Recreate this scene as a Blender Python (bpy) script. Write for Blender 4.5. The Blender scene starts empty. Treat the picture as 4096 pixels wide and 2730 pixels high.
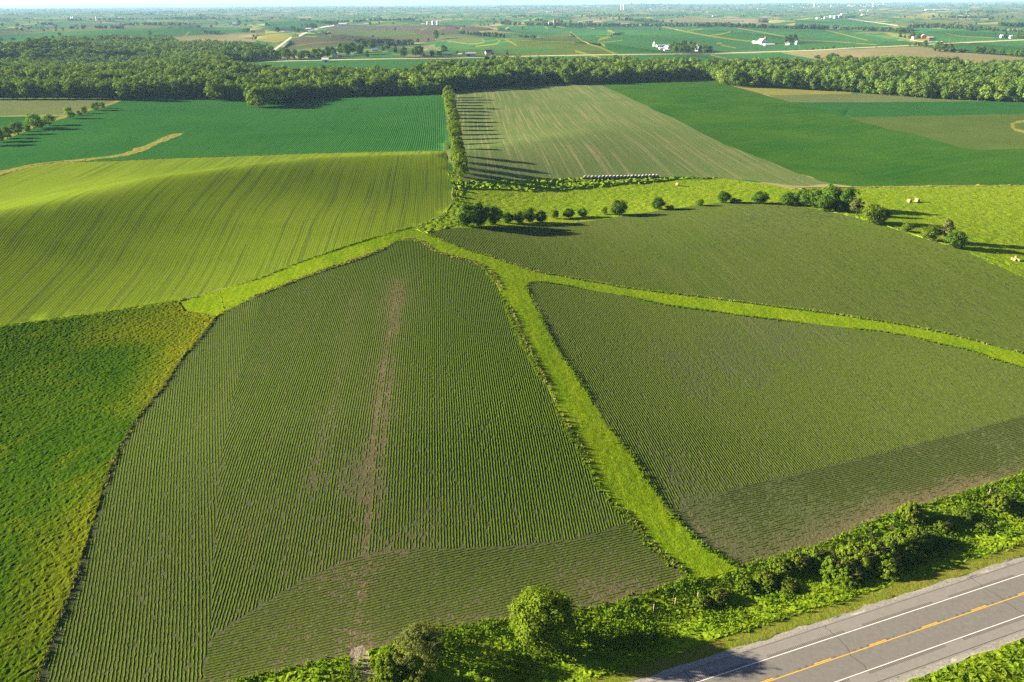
import bpy, math, random
import numpy as np
from mathutils import Matrix, Vector
from mathutils.geometry import delaunay_2d_cdt

random.seed(7)
rng = np.random.default_rng(11)
S = bpy.context.scene
COL = S.collection
R = math.radians

# ------------------------------------------------------------------ camera
F_PX, CAM_Z, HORIZON, ROLL = 3154.0, 90.0, 15.0, R(-0.4)
PITCH = math.atan((1365 - HORIZON) / F_PX)
U0 = np.array([0, math.sin(PITCH), math.cos(PITCH)])
FW = np.array([0, math.cos(PITCH), -math.sin(PITCH)])
X0 = np.array([1.0, 0, 0])
RT = X0 * math.cos(ROLL) + U0 * math.sin(ROLL)
UP = -X0 * math.sin(ROLL) + U0 * math.cos(ROLL)
cam_d = bpy.data.cameras.new('camera')
cam = bpy.data.objects.new('camera', cam_d)
COL.objects.link(cam)
cam_d.sensor_width = 36
cam_d.lens = 36 * F_PX / 4096
cam_d.clip_start = 1.0
cam_d.clip_end = 120000
cam.matrix_world = Matrix(((RT[0], UP[0], -FW[0], 0), (RT[1], UP[1], -FW[1], 0), (RT[2], UP[2], -FW[2], CAM_Z), (0, 0, 0, 1)))
S.camera = cam

# ------------------------------------------------------------------ sky, sun, exposure
SUN_EL = R(16.5)
SUN_AZ = R(-82)          # angle of the sun from the view direction (+Y), negative = to the left
sd = Vector((math.sin(SUN_AZ) * math.cos(SUN_EL), math.cos(SUN_AZ) * math.cos(SUN_EL), math.sin(SUN_EL)))
w = bpy.data.worlds.new('World')
S.world = w
w.use_nodes = True
wn = w.node_tree
sky = wn.nodes.new('ShaderNodeTexSky')
sky.sky_type = 'NISHITA'
sky.sun_disc = False
sky.sun_elevation = SUN_EL
sky.sun_rotation = SUN_AZ
sky.altitude = 300
sky.air_density = 0.32
sky.dust_density = 0.5
sky.ozone_density = 1.0
bg = wn.nodes['Background']
bg.inputs['Strength'].default_value = 0.05
wn.links.new(sky.outputs[0], bg.inputs['Color'])
sun_d = bpy.data.lights.new('sun', 'SUN')
sun_d.energy = 5.0
sun_d.angle = R(0.55)
sun_d.color = (1.0, 0.86, 0.60)
sun = bpy.data.objects.new('sun', sun_d)
COL.objects.link(sun)
sun.rotation_euler = sd.to_track_quat('Z', 'Y').to_euler()
sun.location = (-300, 100, 200)
S.view_settings.view_transform = 'Standard'
S.view_settings.look = 'None'
S.view_settings.gamma = 1.0
S.view_settings.exposure = 2.25
S.cycles.max_bounces = 4
S.cycles.diffuse_bounces = 2
S.cycles.glossy_bounces = 1
S.cycles.transmission_bounces = 2
S.cycles.transparent_max_bounces = 4
S.cycles.volume_bounces = 0
S.cycles.caustics_reflective = False
S.cycles.caustics_refractive = False
S.cycles.use_denoising = False
S.cycles.denoiser = 'OPENIMAGEDENOISE'
S.cycles.denoising_input_passes = 'RGB_ALBEDO_NORMAL'
S.cycles.denoising_prefilter = 'ACCURATE'

# ------------------------------------------------------------------ terrain
def sstep(a, b, x):
    t = np.clip((x - a) / (b - a), 0, 1)
    return t * t * (3 - 2 * t)

ROAD_TH = R(69.43)
ROAD_D = np.array([math.sin(ROAD_TH), math.cos(ROAD_TH)])
ROAD_N = np.array([-ROAD_D[1], ROAD_D[0]])      # points to the field side
ROAD_P = np.array([37.81, 89.27])                # a point on the field-side white line

def road_dist(x, y):
    return (x - ROAD_P[0]) * ROAD_N[0] + (y - ROAD_P[1]) * ROAD_N[1]

def seg_coords(x, y, ax, ay, bx, by):
    dx, dy = bx - ax, by - ay
    L = math.hypot(dx, dy)
    dx, dy = dx / L, dy / L
    t = (x - ax) * dx + (y - ay) * dy
    s = (x - ax) * dy - (y - ay) * dx           # positive to the right of a->b
    return t, s, L

# crest of the hill on the left: sight line and height above the valley
CREST = []
for px_, py_, pz_ in ((-250, 905, 22), (0, 850, 23), (217, 815, 23.5), (435, 765, 24), (652, 709, 24), (1022, 658, 22), (1285, 631, 19), (1764, 612, 12)):
    d_ = FW + (px_ - 2048) / F_PX * RT + (1365 - py_) / F_PX * UP
    k_ = (pz_ - CAM_Z) / d_[2]
    CREST.append((d_[0] * k_, d_[1] * k_, pz_))
CREST = np.array(CREST)
CREST_Y = np.concatenate([[120, 200, 250], CREST[:, 1], [540, 640, 760]])
CREST_X = np.concatenate([[-236, -224, -207], CREST[:, 0], [20, 90, 140]])
CREST_Z = np.concatenate([[5, 15, 20.5], CREST[:, 2], [6.0, 1.5, 0]])

def h(x, y):
    x = np.asarray(x, float)
    y = np.asarray(y, float)
    r = np.hypot(x, y)
    z = np.zeros_like(r)
    # ridge of the left hill: bright flank to the west, dark flank to the east
    u = x - np.interp(y, CREST_Y, CREST_X)
    au = np.sqrt(u * u + 81.0) - 9.0
    P = np.where(u > 0, np.logaddexp(0, (122 - au) / 24.0) * 24.0 / 122, np.logaddexp(0, (140 - au) / 30.0) * 30.0 / 140)
    z += np.interp(y, CREST_Y, CREST_Z) * P
    # gentle dome of the central field
    t, s, L = seg_coords(x, y, -22, 90, -48, 330)
    z += 9.0 * np.exp(-(s / 66) ** 2) * sstep(0, 60, t) * (1 - sstep(L - 70, L + 40, t))
    # swell of the upper right field
    z += 6.0 * np.exp(-(((x - 115) / 95) ** 2 + ((y - 300) / 70) ** 2))
    # slope rising to the far left field
    z += 3.0 * np.sin(x / 97 + 0.7) * np.sin(y / 143 + 1.1) * sstep(380, 520, r) * (1 - sstep(900, 1100, r)) * sstep(-60, 60, -x)
    z += 2.2 * np.sin(x / 88 - 0.4) * np.sin(y / 120 + 0.3) * sstep(380, 560, r) * sstep(-40, 80, x)
    # rolling far country
    f1 = sstep(1000, 1700, r)
    z += 1.6 * f1 * (3.4 * np.sin(x / 93 + y / 310 + 0.5) + 3.0 * np.sin(x / 150 - y / 260 + 2) + 2.6 * np.sin(y / 118 + 0.6 * np.sin(x / 260)) + 2.0 * np.sin(x / 61 + y / 145))
    z += sstep(1200, 3800, r) * (7 * np.sin(x / 480 + 1 + y / 900) * np.sin(y / 420 + 0.4) + 5 * np.sin(x / 260 - 1.3) * np.sin(y / 330))
    f3 = sstep(6000, 15000, r)
    z += f3 * (26 + 14 * np.sin(x / 2100 + 0.6) * np.sin(y / 1900) + 9 * np.sin(x / 900 + y / 3000) + 6 * np.sin(x / 430 - y / 1500))
    # road bed, ditch and banks
    d = road_dist(x, y)
    flat = 1 - sstep(9, 30, np.abs(d + 3.6))
    z *= 1 - flat
    z += -1.1 * np.exp(-((d - 12.5) / 4.5) ** 2) - 1.0 * np.exp(-((d + 20) / 4.5) ** 2)
    return z

def rays(px):
    px = np.asarray(px, float)
    u = (px[:, 0] - 2048) / F_PX
    v = (1365 - px[:, 1]) / F_PX
    return FW[None] + u[:, None] * RT[None] + v[:, None] * UP[None]

TS = np.geomspace(70, 60000, 1500)
def ground(px):
    """world points where the lines of sight through the given picture points meet the terrain"""
    d = rays(px)
    out = np.zeros((len(d), 3))
    for i0 in range(0, len(d), 400):
        dd = d[i0:i0 + 400]
        X = dd[:, 0:1] * TS
        Y = dd[:, 1:2] * TS
        Z = CAM_Z + dd[:, 2:3] * TS
        below = Z < h(X, Y)
        k = np.where(below.any(1), below.argmax(1), len(TS) - 1)
        k = np.maximum(k, 1)
        lo, hi = TS[k - 1], TS[k]
        for _ in range(26):
            m = (lo + hi) / 2
            b = CAM_Z + dd[:, 2] * m < h(dd[:, 0] * m, dd[:, 1] * m)
            hi = np.where(b, m, hi)
            lo = np.where(b, lo, m)
        out[i0:i0 + 400, 0] = dd[:, 0] * hi
        out[i0:i0 + 400, 1] = dd[:, 1] * hi
    out[:, 2] = h(out[:, 0], out[:, 1])
    return out

def at(x, y):
    return ground([(x, y)])[0]

def depth(p):
    return float(np.dot(np.asarray(p) - np.array([0, 0, CAM_Z]), FW))

# ------------------------------------------------------------------ node helpers
def new_mat(name):
    m = bpy.data.materials.new(name)
    m.use_nodes = True
    nt = m.node_tree
    nt.nodes.clear()
    out = nt.nodes.new('ShaderNodeOutputMaterial')
    return m, nt, out

class NT:
    def __init__(s, nt):
        s.t = nt
    def n(s, kind, **kw):
        nd = s.t.nodes.new(kind)
        for k, v in kw.items():
            if k.startswith('i_'):
                s.set(nd.inputs[int(k[2:])], v)
            else:
                setattr(nd, k, v)
        return nd
    def set(s, sock, v):
        if hasattr(v, 'is_output'):
            s.t.links.new(v, sock)
        else:
            sock.default_value = v
    def math(s, op, a, b=0.0, c=0.0, clamp=False):
        nd = s.t.nodes.new('ShaderNodeMath')
        nd.operation = op
        nd.use_clamp = clamp
        s.set(nd.inputs[0], a)
        s.set(nd.inputs[1], b)
        s.set(nd.inputs[2], c)
        return nd.outputs[0]
    def vmath(s, op, a, b):
        nd = s.t.nodes.new('ShaderNodeVectorMath')
        nd.operation = op
        s.set(nd.inputs[0], a)
        s.set(nd.inputs[1], b)
        return nd.outputs['Value'] if op == 'DOT_PRODUCT' else nd.outputs[0]
    def noise(s, vec, scale=1.0, detail=2.0, rough=0.5, dist=0.0):
        nd = s.t.nodes.new('ShaderNodeTexNoise')
        s.set(nd.inputs['Vector'], vec)
        nd.inputs['Scale'].default_value = scale
        nd.inputs['Detail'].default_value = detail
        nd.inputs['Roughness'].default_value = rough
        nd.inputs['Distortion'].default_value = dist
        return nd.outputs['Fac']
    def remap(s, v, a, b, c=0.0, d=1.0):
        nd = s.t.nodes.new('ShaderNodeMapRange')
        s.set(nd.inputs[0], v)
        for i, q in enumerate((a, b, c, d)):
            nd.inputs[1 + i].default_value = q
        return nd.outputs[0]
    def mix(s, fac, a, b, kind='MIX'):
        nd = s.t.nodes.new('ShaderNodeMix')
        nd.data_type = 'RGBA'
        nd.blend_type = kind
        s.set(nd.inputs[0], fac)
        for k, v in ((6, a), (7, b)):
            if not hasattr(v, 'is_output'):
                v = (v[0], v[1], v[2], 1)
            s.set(nd.inputs[k], v)
        return nd.outputs[2]
    def pos(s):
        return s.t.nodes.new('ShaderNodeNewGeometry').outputs['Position']
    def combine(s, x, y, z=0.0):
        nd = s.t.nodes.new('ShaderNodeCombineXYZ')
        for i, v in enumerate((x, y, z)):
            s.set(nd.inputs[i], v)
        return nd.outputs[0]
    def attr(s, name):
        nd = s.t.nodes.new('ShaderNodeAttribute')
        nd.attribute_name = name
        return nd.outputs['Fac']
    def bump(s, height, strength, dist):
        nd = s.t.nodes.new('ShaderNodeBump')
        nd.inputs['Strength'].default_value = strength
        nd.inputs['Distance'].default_value = dist
        s.set(nd.inputs['Height'], height)
        return nd.outputs[0]

def surface(g, out, col, rough=0.9, normal=None, spec=0.15, transl=0.0, tcol=None):
    if spec > 0.1:
        b = g.n('ShaderNodeBsdfPrincipled')
        b.inputs['Roughness'].default_value = rough
        b.inputs['Specular IOR Level'].default_value = spec
    else:
        b = g.n('ShaderNodeBsdfDiffuse')      # soil, stubble and leaf cover: no sheen
    if hasattr(col, 'is_output'):
        g.t.links.new(col, b.inputs[0])
    else:
        b.inputs[0].default_value = (col[0], col[1], col[2], 1)
    if normal is not None:
        g.t.links.new(normal, b.inputs['Normal'])
    sh = b.outputs[0]
    if transl > 0:
        t = g.n('ShaderNodeBsdfTranslucent')
        src = tcol if tcol is not None else col
        g.set(t.inputs['Color'], src if hasattr(src, 'is_output') else (src[0], src[1], src[2], 1))
        mx = g.n('ShaderNodeMixShader')
        mx.inputs[0].default_value = transl
        g.t.links.new(sh, mx.inputs[1])
        g.t.links.new(t.outputs[0], mx.inputs[2])
        sh = mx.outputs[0]
    g.t.links.new(sh, out.inputs[0])

def plain(name, col, rough=0.8, spec=0.2, var=0.12, scale=0.8, metal=0.0):
    m, nt, out = new_mat(name)
    g = NT(nt)
    n = g.noise(g.pos(), scale, 4, 0.6)
    f = g.remap(n, 0.3, 0.7, 1 - var, 1 + var)
    c = g.mix(1.0, col, g.combine(f, f, f), 'MULTIPLY')
    surface(g, out, c, rough, None, spec)
    return m

def field_mat(name, c1, c2, patch=45.0, th=0.0, streak=None, row=None, speck=(0.7, 0.35), bare=None, tan=None, bump=(0.5, 0.25, 0.6), fleck=0.0, straw=True):
    """crop or grass surface: broad patches, lanes along the rows, rows, fine mottling"""
    m, nt, out = new_mat(name)
    g = NT(nt)
    P = g.pos()
    across = g.vmath('DOT_PRODUCT', P, (math.cos(th), -math.sin(th), 0))
    along = g.vmath('DOT_PRODUCT', P, (math.sin(th), math.cos(th), 0))
    n = g.noise(P, 1.0 / patch, 4, 0.55, 0.6)
    col = g.mix(g.remap(n, 0.34, 0.66), c1, c2)
    if tan:
        n2 = g.noise(P, 1.0 / (patch * 0.55), 5, 0.62, 1.0)
        n3 = g.noise(g.combine(g.math('MULTIPLY', across, 1 / 2.2), g.math('MULTIPLY', along, 1 / 30.0)), 1.0, 4, 0.65)
        f = g.math('ADD', n2, g.math('MULTIPLY', g.math('SUBTRACT', n3, 0.5), 0.5))
        col = g.mix(g.math('MULTIPLY', g.remap(f, tan[1], tan[1] + 0.22), tan[2]), col, tan[0])
    if streak:
        for (sx, sy, lo, hi, st, sc) in streak:
            v = g.combine(g.math('MULTIPLY', across, 1.0 / sx), g.math('MULTIPLY', along, 1.0 / sy))
            f = g.remap(g.noise(v, 1.0, 3, 0.6), lo, hi)
            col = g.mix(g.math('MULTIPLY', f, st), col, sc)
    hgt = None
    if row:
        sp, st, rc = row
        wob = g.math('MULTIPLY', g.noise(P, 0.35, 2, 0.5), 0.5)
        ph = g.math('MULTIPLY', g.math('ADD', across, wob), 2 * math.pi / sp)
        sn = g.math('MULTIPLY_ADD', g.math('SINE', ph), 0.5, 0.5)
        brk = g.remap(g.noise(P, 0.9, 2, 0.5), 0.3, 0.7, 0.5, 1.0)
        col = g.mix(g.math('MULTIPLY', g.math('MULTIPLY', sn, brk), st), col, rc)
        hgt = g.math('MULTIPLY', sn, -0.5)
    sn2 = g.noise(P, 1.0 / speck[0], 3, 0.7)
    f = g.remap(sn2, 0.25, 0.75, 1 - speck[1], 1 + speck[1])
    col = g.mix(1.0, col, g.combine(f, f, f), 'MULTIPLY')
    if bare is not None:
        bn = g.noise(P, 1.3, 5, 0.7)
        bf = g.math('MULTIPLY', g.attr('bare'), g.remap(bn, 0.25, 0.6, 0.55, 1.0), 0, True)
        col = g.mix(bf, col, g.mix(g.remap(g.noise(P, 3.0, 3, 0.7), 0.55, 0.75), bare, (0.36, 0.29, 0.19) if straw else bare))
    if fleck:
        fl = g.remap(g.noise(P, 4.5, 2, 0.8), 0.68, 0.75)
        fl2 = g.remap(g.noise(P, 0.12, 3, 0.6), 0.42, 0.6)
        col = g.mix(g.math('MULTIPLY', g.math('MULTIPLY', fl, fl2), fleck), col, (0.42, 0.37, 0.27))
    bh = g.noise(P, 1.0 / bump[0], 3, 0.65)
    if hgt is not None:
        bh = g.math('ADD', bh, hgt)
    surface(g, out, col, 0.95, g.bump(bh, bump[1], bump[2]), 0.08)
    return m

# ------------------------------------------------------------------ field outlines (points of the photograph, carried to the ground)
def spline(pts, step=26.0):
    P = np.asarray(pts, float)
    P = np.vstack([2 * P[0] - P[1], P, 2 * P[-1] - P[-2]])
    out = []
    for i in range(1, len(P) - 2):
        a, b, c, d = P[i - 1], P[i], P[i + 1], P[i + 2]
        n = max(1, int(np.hypot(*(c - b)) / step))
        for k in range(n):
            t = k / n
            out.append(0.5 * ((2 * b) + (c - a) * t + (2 * a - 5 * b + 4 * c - d) * t * t + (-a + 3 * b - 3 * c + d) * t ** 3))
    out.append(P[-2])
    return np.array(out)

def dens(pts, step=40.0):
    P = np.asarray(list(pts) + [pts[0]], float)
    out = []
    for a, b in zip(P[:-1], P[1:]):
        n = max(1, int(np.hypot(*(b - a)) / step))
        for k in range(n):
            out.append(a + (b - a) * k / n)
    return np.array(out)

def strip_px(pts, w0, w1=None):
    c = spline(pts, 12)
    w1 = w0 if w1 is None else w1
    t = np.gradient(c, axis=0)
    t /= np.hypot(t[:, 0], t[:, 1])[:, None]
    n = np.stack([-t[:, 1], t[:, 0]], 1)
    ww = np.linspace(w0, w1, len(c))[:, None] / 2
    return np.vstack([c + n * ww, (c - n * ww)[::-1]])

# edges of the grass waterways
W0_TOP = spline([(-160, 1325), (0, 1308), (347, 1262), (612, 1221), (765, 1193), (877, 1160), (1024, 1119), (1177, 1058), (1279, 1022), (1432, 971), (1560, 931), (1646, 910)])
CF_TOP = spline([(867, 1267), (918, 1237), (1024, 1188), (1177, 1127), (1330, 1073), (1483, 1020), (1560, 982), (1590, 966), (1636, 961), (1687, 971), (1738, 1007), (1820, 1033), (1891, 1053), (1942, 1076)])
CF_LEFT = spline([(-40, 3150), (60, 2930), (153, 2716), (230, 2506), (286, 2364), (327, 2236), (378, 2083), (423, 1930), (478, 1800), (546, 1681), (612, 1599), (663, 1533), (714, 1456), (765, 1395), (816, 1334), (867, 1267)])
CF_RIGHT = spline([(1942, 1076), (1962, 1098), (1993, 1155), (2034, 1237), (2078, 1345), (2138, 1460), (2196, 1568), (2256, 1696), (2320, 1800), (2392, 1930), (2448, 2008), (2520, 2082), (2592, 2175), (2680, 2252), (2750, 2310)])
RF_LEFT = spline([(2099, 1145), (2130, 1201), (2176, 1303), (2221, 1390), (2278, 1471), (2334, 1553), (2380, 1624), (2426, 1696), (2520, 1820), (2609, 1955), (2686, 2057), (2813, 2185), (2885, 2226), (2956, 2277)])
W2_TOP = spline([(1713, 941), (1779, 966), (1881, 1007), (1942, 1022), (2048, 1058), (2150, 1089), (2262, 1109), (2405, 1135), (2558, 1160), (2813, 1191), (3072, 1225), (3276, 1249), (3480, 1280), (3633, 1305), (3786, 1336), (3939, 1377), (4096, 1417), (4500, 1540)])
W2_BOT = spline([(2099, 1145), (2125, 1125), (2242, 1139), (2354, 1160), (2507, 1186), (2660, 1221), (2813, 1242), (3072, 1276), (3327, 1305), (3582, 1336), (3735, 1371), (3888, 1407), (3990, 1443), (4096, 1473), (4500, 1600)])
CF_BOT = spline([(2750, 2312), (2690, 2345), (2558, 2389), (2430, 2420), (2298, 2445), (2048, 2484), (1942, 2496), (1789, 2517), (1640, 2550), (1504, 2595), (1402, 2622), (1230, 2660), (1024, 2711), (900, 2745), (700, 2820), (300, 2960), (-40, 3150)])
RF_BOT = spline([(2956, 2279), (3072, 2242), (3180, 2205), (3291, 2174), (3428, 2114), (3582, 2055), (3713, 2016), (3867, 1972), (4096, 1898), (4600, 1740)])
UF_TOP = spline([(1713, 937), (1800, 915), (1900, 912), (2150, 905), (2400, 880), (2600, 850), (2800, 822), (2950, 808), (3072, 812), (3130, 818), (3320, 848), (3500, 893), (3700, 957), (3830, 995), (3900, 1028), (4096, 1112), (4500, 1290)])
H1_TOP = spline([(-160, 735), (0, 704), (87, 672), (218, 652), (313, 648), (435, 645), (653, 636), (1024, 623), (1329, 613), (1668, 606), (1781, 607)])
H1_RIGHT = spline([(1781, 607), (1790, 650), (1799, 692), (1808, 760), (1812, 813), (1790, 848), (1720, 883), (1646, 910)])
rev = lambda a: a[::-1]
cat = lambda *a: np.vstack(a)

NS, RFTH, LBTH, HCTH = R(-4.85), R(-9.5), R(-19.0), R(84.0)
# colours
GRASS1, GRASS2 = (0.145, 0.205, 0.010), (0.105, 0.180, 0.010)
MATS = {}
MATS['grass'] = field_mat('mown grass', (0.1561, 0.2263, 0.0058), (0.1183, 0.1987, 0.0058), 9, NS, [(0.9, 40, 0.5, 0.7, 0.6, (0.2034, 0.2594, 0.0086)), (0.7, 50, 0.55, 0.75, 0.6, (0.0709, 0.1380, 0.0058)), (3.0, 60, 0.5, 0.7, 0.5, (0.0993, 0.1711, 0.0058))], None, (0.5, 0.35), bump=(0.35, 0.35, 0.4))
MATS['pasture'] = field_mat('pasture grass', (0.1372, 0.2200, 0.0080), (0.1764, 0.2365, 0.0144), 40, R(60), [(5, 22, 0.52, 0.7, 0.5, (0.0833, 0.1650, 0.0080)), (2.5, 12, 0.55, 0.72, 0.4, (0.2156, 0.2530, 0.0320))], None, (1.2, 0.35), bump=(0.8, 0.4, 0.8))
MATS['meadow'] = field_mat('lush meadow', (0.0262, 0.0669, 0.0032), (0.0410, 0.0851, 0.0040), 26, R(28), [(2.2, 16, 0.5, 0.72, 0.5, (0.0590, 0.0973, 0.0048))], None, (0.45, 0.45), tan=((0.0984, 0.1178, 0.0040), 0.54, 0.6), bump=(0.3, 0.5, 0.4), bare=(0.1189, 0.1368, 0.0064), straw=False)
MATS['verge'] = field_mat('verge grass', (0.110, 0.195, 0.008), (0.155, 0.220, 0.010), 5, ROAD_TH, [(1.2, 9, 0.5, 0.72, 0.5, (0.16, 0.21, 0.014)), (1.5, 6, 0.52, 0.7, 0.5, (0.045, 0.105, 0.008))], None, (0.45, 0.5), bump=(0.3, 0.5, 0.4))
MATS['mown_edge'] = field_mat('dry mown edge', (0.150, 0.150, 0.024), (0.110, 0.155, 0.014), 4, ROAD_TH, [(0.5, 9, 0.5, 0.7, 0.6, (0.19, 0.145, 0.04)), (0.7, 5, 0.5, 0.7, 0.5, (0.075, 0.145, 0.010))], None, (0.4, 0.4))
MATS['center'] = field_mat('soybean field soil and leaves', (0.0635, 0.0783, 0.0342), (0.0533, 0.0755, 0.0274), 28, NS, [(1.6, 50, 0.5, 0.68, 0.5, (0.0907, 0.0856, 0.0534)), (1.0, 70, 0.55, 0.75, 0.5, (0.0302, 0.0377, 0.0233)), (4, 90, 0.5, 0.7, 0.5, (0.0363, 0.0667, 0.0178))], None, (0.35, 0.4), bare=(0.1149, 0.0928, 0.0547), fleck=0.7)
MATS['right'] = field_mat('right soybean field soil and leaves', (0.0791, 0.0980, 0.0374), (0.0688, 0.0932, 0.0327), 30, RFTH, [(1.5, 60, 0.5, 0.68, 0.6, (0.1273, 0.1246, 0.0662)), (1.0, 80, 0.55, 0.75, 0.5, (0.0378, 0.0514, 0.0234))], None, (0.35, 0.4), bare=(0.1342, 0.1045, 0.0623), fleck=0.7)
MATS['upper'] = field_mat('upper soybean field soil and leaves', (0.0545, 0.0833, 0.0233), (0.0693, 0.0833, 0.0314), 38, RFTH, [(1.3, 90, 0.52, 0.68, 0.6, (0.1331, 0.1270, 0.0650)), (1.0, 80, 0.55, 0.75, 0.6, (0.0273, 0.0437, 0.0164))], None, (0.4, 0.4), fleck=0.5)
MATS['hill'] = field_mat('young crop on the hill', (0.130, 0.200, 0.012), (0.150, 0.215, 0.014), 50, NS, [(1.3, 140, 0.50, 0.68, 0.7, (0.062, 0.098, 0.020)), (3.0, 200, 0.55, 0.75, 0.5, (0.165, 0.205, 0.030)), (0.8, 110, 0.55, 0.68, 0.7, (0.055, 0.075, 0.026))], (0.80, 0.30, (0.062, 0.090, 0.020)), (0.6, 0.3), bump=(0.5, 0.10, 0.4))
MATS['soy_far'] = field_mat('dense soybeans', (0.0224, 0.0972, 0.0208), (0.0317, 0.1125, 0.0240), 70, NS, [(2.5, 120, 0.56, 0.75, 0.6, (0.0132, 0.0612, 0.0176)), (6, 160, 0.5, 0.7, 0.3, (0.0396, 0.1215, 0.0240))], (1.52, 0.30, (0.0145, 0.0675, 0.0176)), (1.2, 0.25), bump=(1.0, 0.3, 0.8))
MATS['green_d'] = field_mat('bright soybeans', (0.0236, 0.0875, 0.0098), (0.0446, 0.1106, 0.0126), 55, R(58), [(5, 90, 0.5, 0.72, 0.5, (0.0558, 0.1204, 0.0154)), (3, 70, 0.55, 0.75, 0.5, (0.0161, 0.0665, 0.0098))], None, (1.2, 0.25), bump=(1.0, 0.3, 0.8))
MATS['hay'] = field_mat('cut hay stubble', (0.0888, 0.1406, 0.0407), (0.1147, 0.1517, 0.0503), 60, R(-2.8), [(1.5, 200, 0.53, 0.66, 0.65, (0.2664, 0.2294, 0.1258)), (0.8, 90, 0.56, 0.70, 0.45, (0.2812, 0.2442, 0.1406)), (2.2, 110, 0.55, 0.75, 0.6, (0.0666, 0.1110, 0.0311))], None, (1.0, 0.25))
MATS['olive'] = field_mat('olive field', (0.0600, 0.1000, 0.0224), (0.0784, 0.1160, 0.0272), 60, R(70), [(4, 90, 0.5, 0.72, 0.4, (0.0960, 0.1240, 0.0360))], None, (1.4, 0.25))
MATS['pale'] = field_mat('pale pasture', (0.0935, 0.1318, 0.0467), (0.1148, 0.1445, 0.0553), 50, R(80), [(3, 70, 0.5, 0.72, 0.5, (0.1700, 0.1615, 0.0723))], None, (2.0, 0.3))
MATS['yellow'] = field_mat('dry yellow grass', (0.2210, 0.2040, 0.0467), (0.1700, 0.1870, 0.0425), 25, R(80), [(3, 50, 0.5, 0.72, 0.5, (0.2720, 0.2295, 0.0850))], None, (1.5, 0.3))
MATS['tan'] = field_mat('tan stubble', (0.2295, 0.1997, 0.1105), (0.1785, 0.1742, 0.0850), 70, R(70), [(5, 120, 0.5, 0.7, 0.5, (0.1445, 0.1530, 0.0680))], None, (2.5, 0.2))
MATS['plowed'] = field_mat('plowed ground', (0.105, 0.085, 0.060), (0.085, 0.090, 0.050), 130, R(80), [(8, 150, 0.5, 0.7, 0.4, (0.12, 0.095, 0.07))], None, (3, 0.2))
MATS['strip'] = field_mat('far grass strip', (0.20, 0.205, 0.045), (0.15, 0.185, 0.04), 40, R(80), None, None, (2.5, 0.25))
MATS['soy_hills'] = field_mat('far soybeans', (0.0323, 0.1150, 0.0306), (0.0459, 0.1320, 0.0342), 160, R(75), [(9, 300, 0.55, 0.75, 0.5, (0.0467, 0.1100, 0.0324))], None, (4, 0.15))
MATS['asphalt'] = plain('worn asphalt', (0.1650, 0.1575, 0.1498), 0.9, 0.2, 0.10, 1.2)
MATS['shoulder'] = plain('paved shoulder', (0.2142, 0.2030, 0.1930), 0.9, 0.2, 0.08, 0.9)
MATS['gravel'] = plain('gravel shoulder', (0.2625, 0.2513, 0.2325), 0.95, 0.1, 0.35, 3.0)
MATS['gravel_road'] = plain('pale gravel road', (0.48, 0.45, 0.40), 0.95, 0.1, 0.2, 0.3)
MATS['dirt'] = field_mat('dirt track', (0.20, 0.165, 0.125), (0.26, 0.225, 0.18), 3, NS, [(0.5, 6, 0.5, 0.7, 0.6, (0.12, 0.09, 0.06))], None, (0.4, 0.4), bump=(0.3, 0.5, 0.3))

def far_mat():
    m, nt, out = new_mat('far patchwork of fields')
    g = NT(nt)
    P = g.pos()
    a = g.vmath('DOT_PRODUCT', P, (math.cos(NS), -math.sin(NS), 0))
    b = g.vmath('DOT_PRODUCT', P, (math.sin(NS), math.cos(NS), 0))
    wob = g.noise(P, 0.0022, 2, 0.5)
    v = g.combine(g.math('ADD', g.math('MULTIPLY', a, 1 / 520.0), wob), g.math('ADD', g.math('MULTIPLY', b, 1 / 410.0), wob))
    vo = g.n('ShaderNodeTexVoronoi', distance='CHEBYCHEV', feature='F1')
    g.set(vo.inputs['Vector'], v)
    sep = g.n('ShaderNodeSeparateColor')
    g.t.links.new(vo.outputs['Color'], sep.inputs[0])
    cr = g.n('ShaderNodeValToRGB')
    cr.color_ramp.interpolation = 'CONSTANT'
    pal = [(0.0, (0.040, 0.125, 0.040)), (0.28, (0.080, 0.155, 0.036)), (0.46, (0.045, 0.130, 0.036)), (0.60, (0.120, 0.170, 0.055)), (0.74, (0.26, 0.24, 0.11)), (0.84, (0.060, 0.145, 0.036)), (0.93, (0.17, 0.15, 0.09))]
    el = cr.color_ramp.elements
    while len(el) < len(pal):
        el.new(0.5)
    for e, (p, c) in zip(el, pal):
        e.position = p
        e.color = (*c, 1)
    g.t.links.new(sep.outputs[0], cr.inputs[0])
    f = g.remap(g.noise(P, 0.012, 4, 0.6), 0.3, 0.7, 0.8, 1.2)
    col = g.mix(1.0, cr.outputs[0], g.combine(f, f, f), 'MULTIPLY')
    surface(g, out, col, 0.95, None, 0.05)
    return m
MATS['far'] = far_mat()

# regions in drawing order: later ones lie over earlier ones
# (object name, material, outline in picture points, roughness height, extra height, mesh spacing, label)
REG = []
EDGE_WOB = 0.0
def reg(name, mat, px, amp=0.0, lift=0.0, sp=None, label='', world=None, wob=0.0):
    if world is None:
        px = dens(px, 40) if len(px) < 30 else np.asarray(px)
        world = ground(px)[:, :2]
    world = np.asarray(world, float)
    wob = wob or EDGE_WOB
    if wob:
        world = world + rng.normal(0, wob, world.shape)
    REG.append(dict(name=name, mat=mat, poly=world, amp=amp, lift=lift, sp=sp, label=label))
    return world

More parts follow.
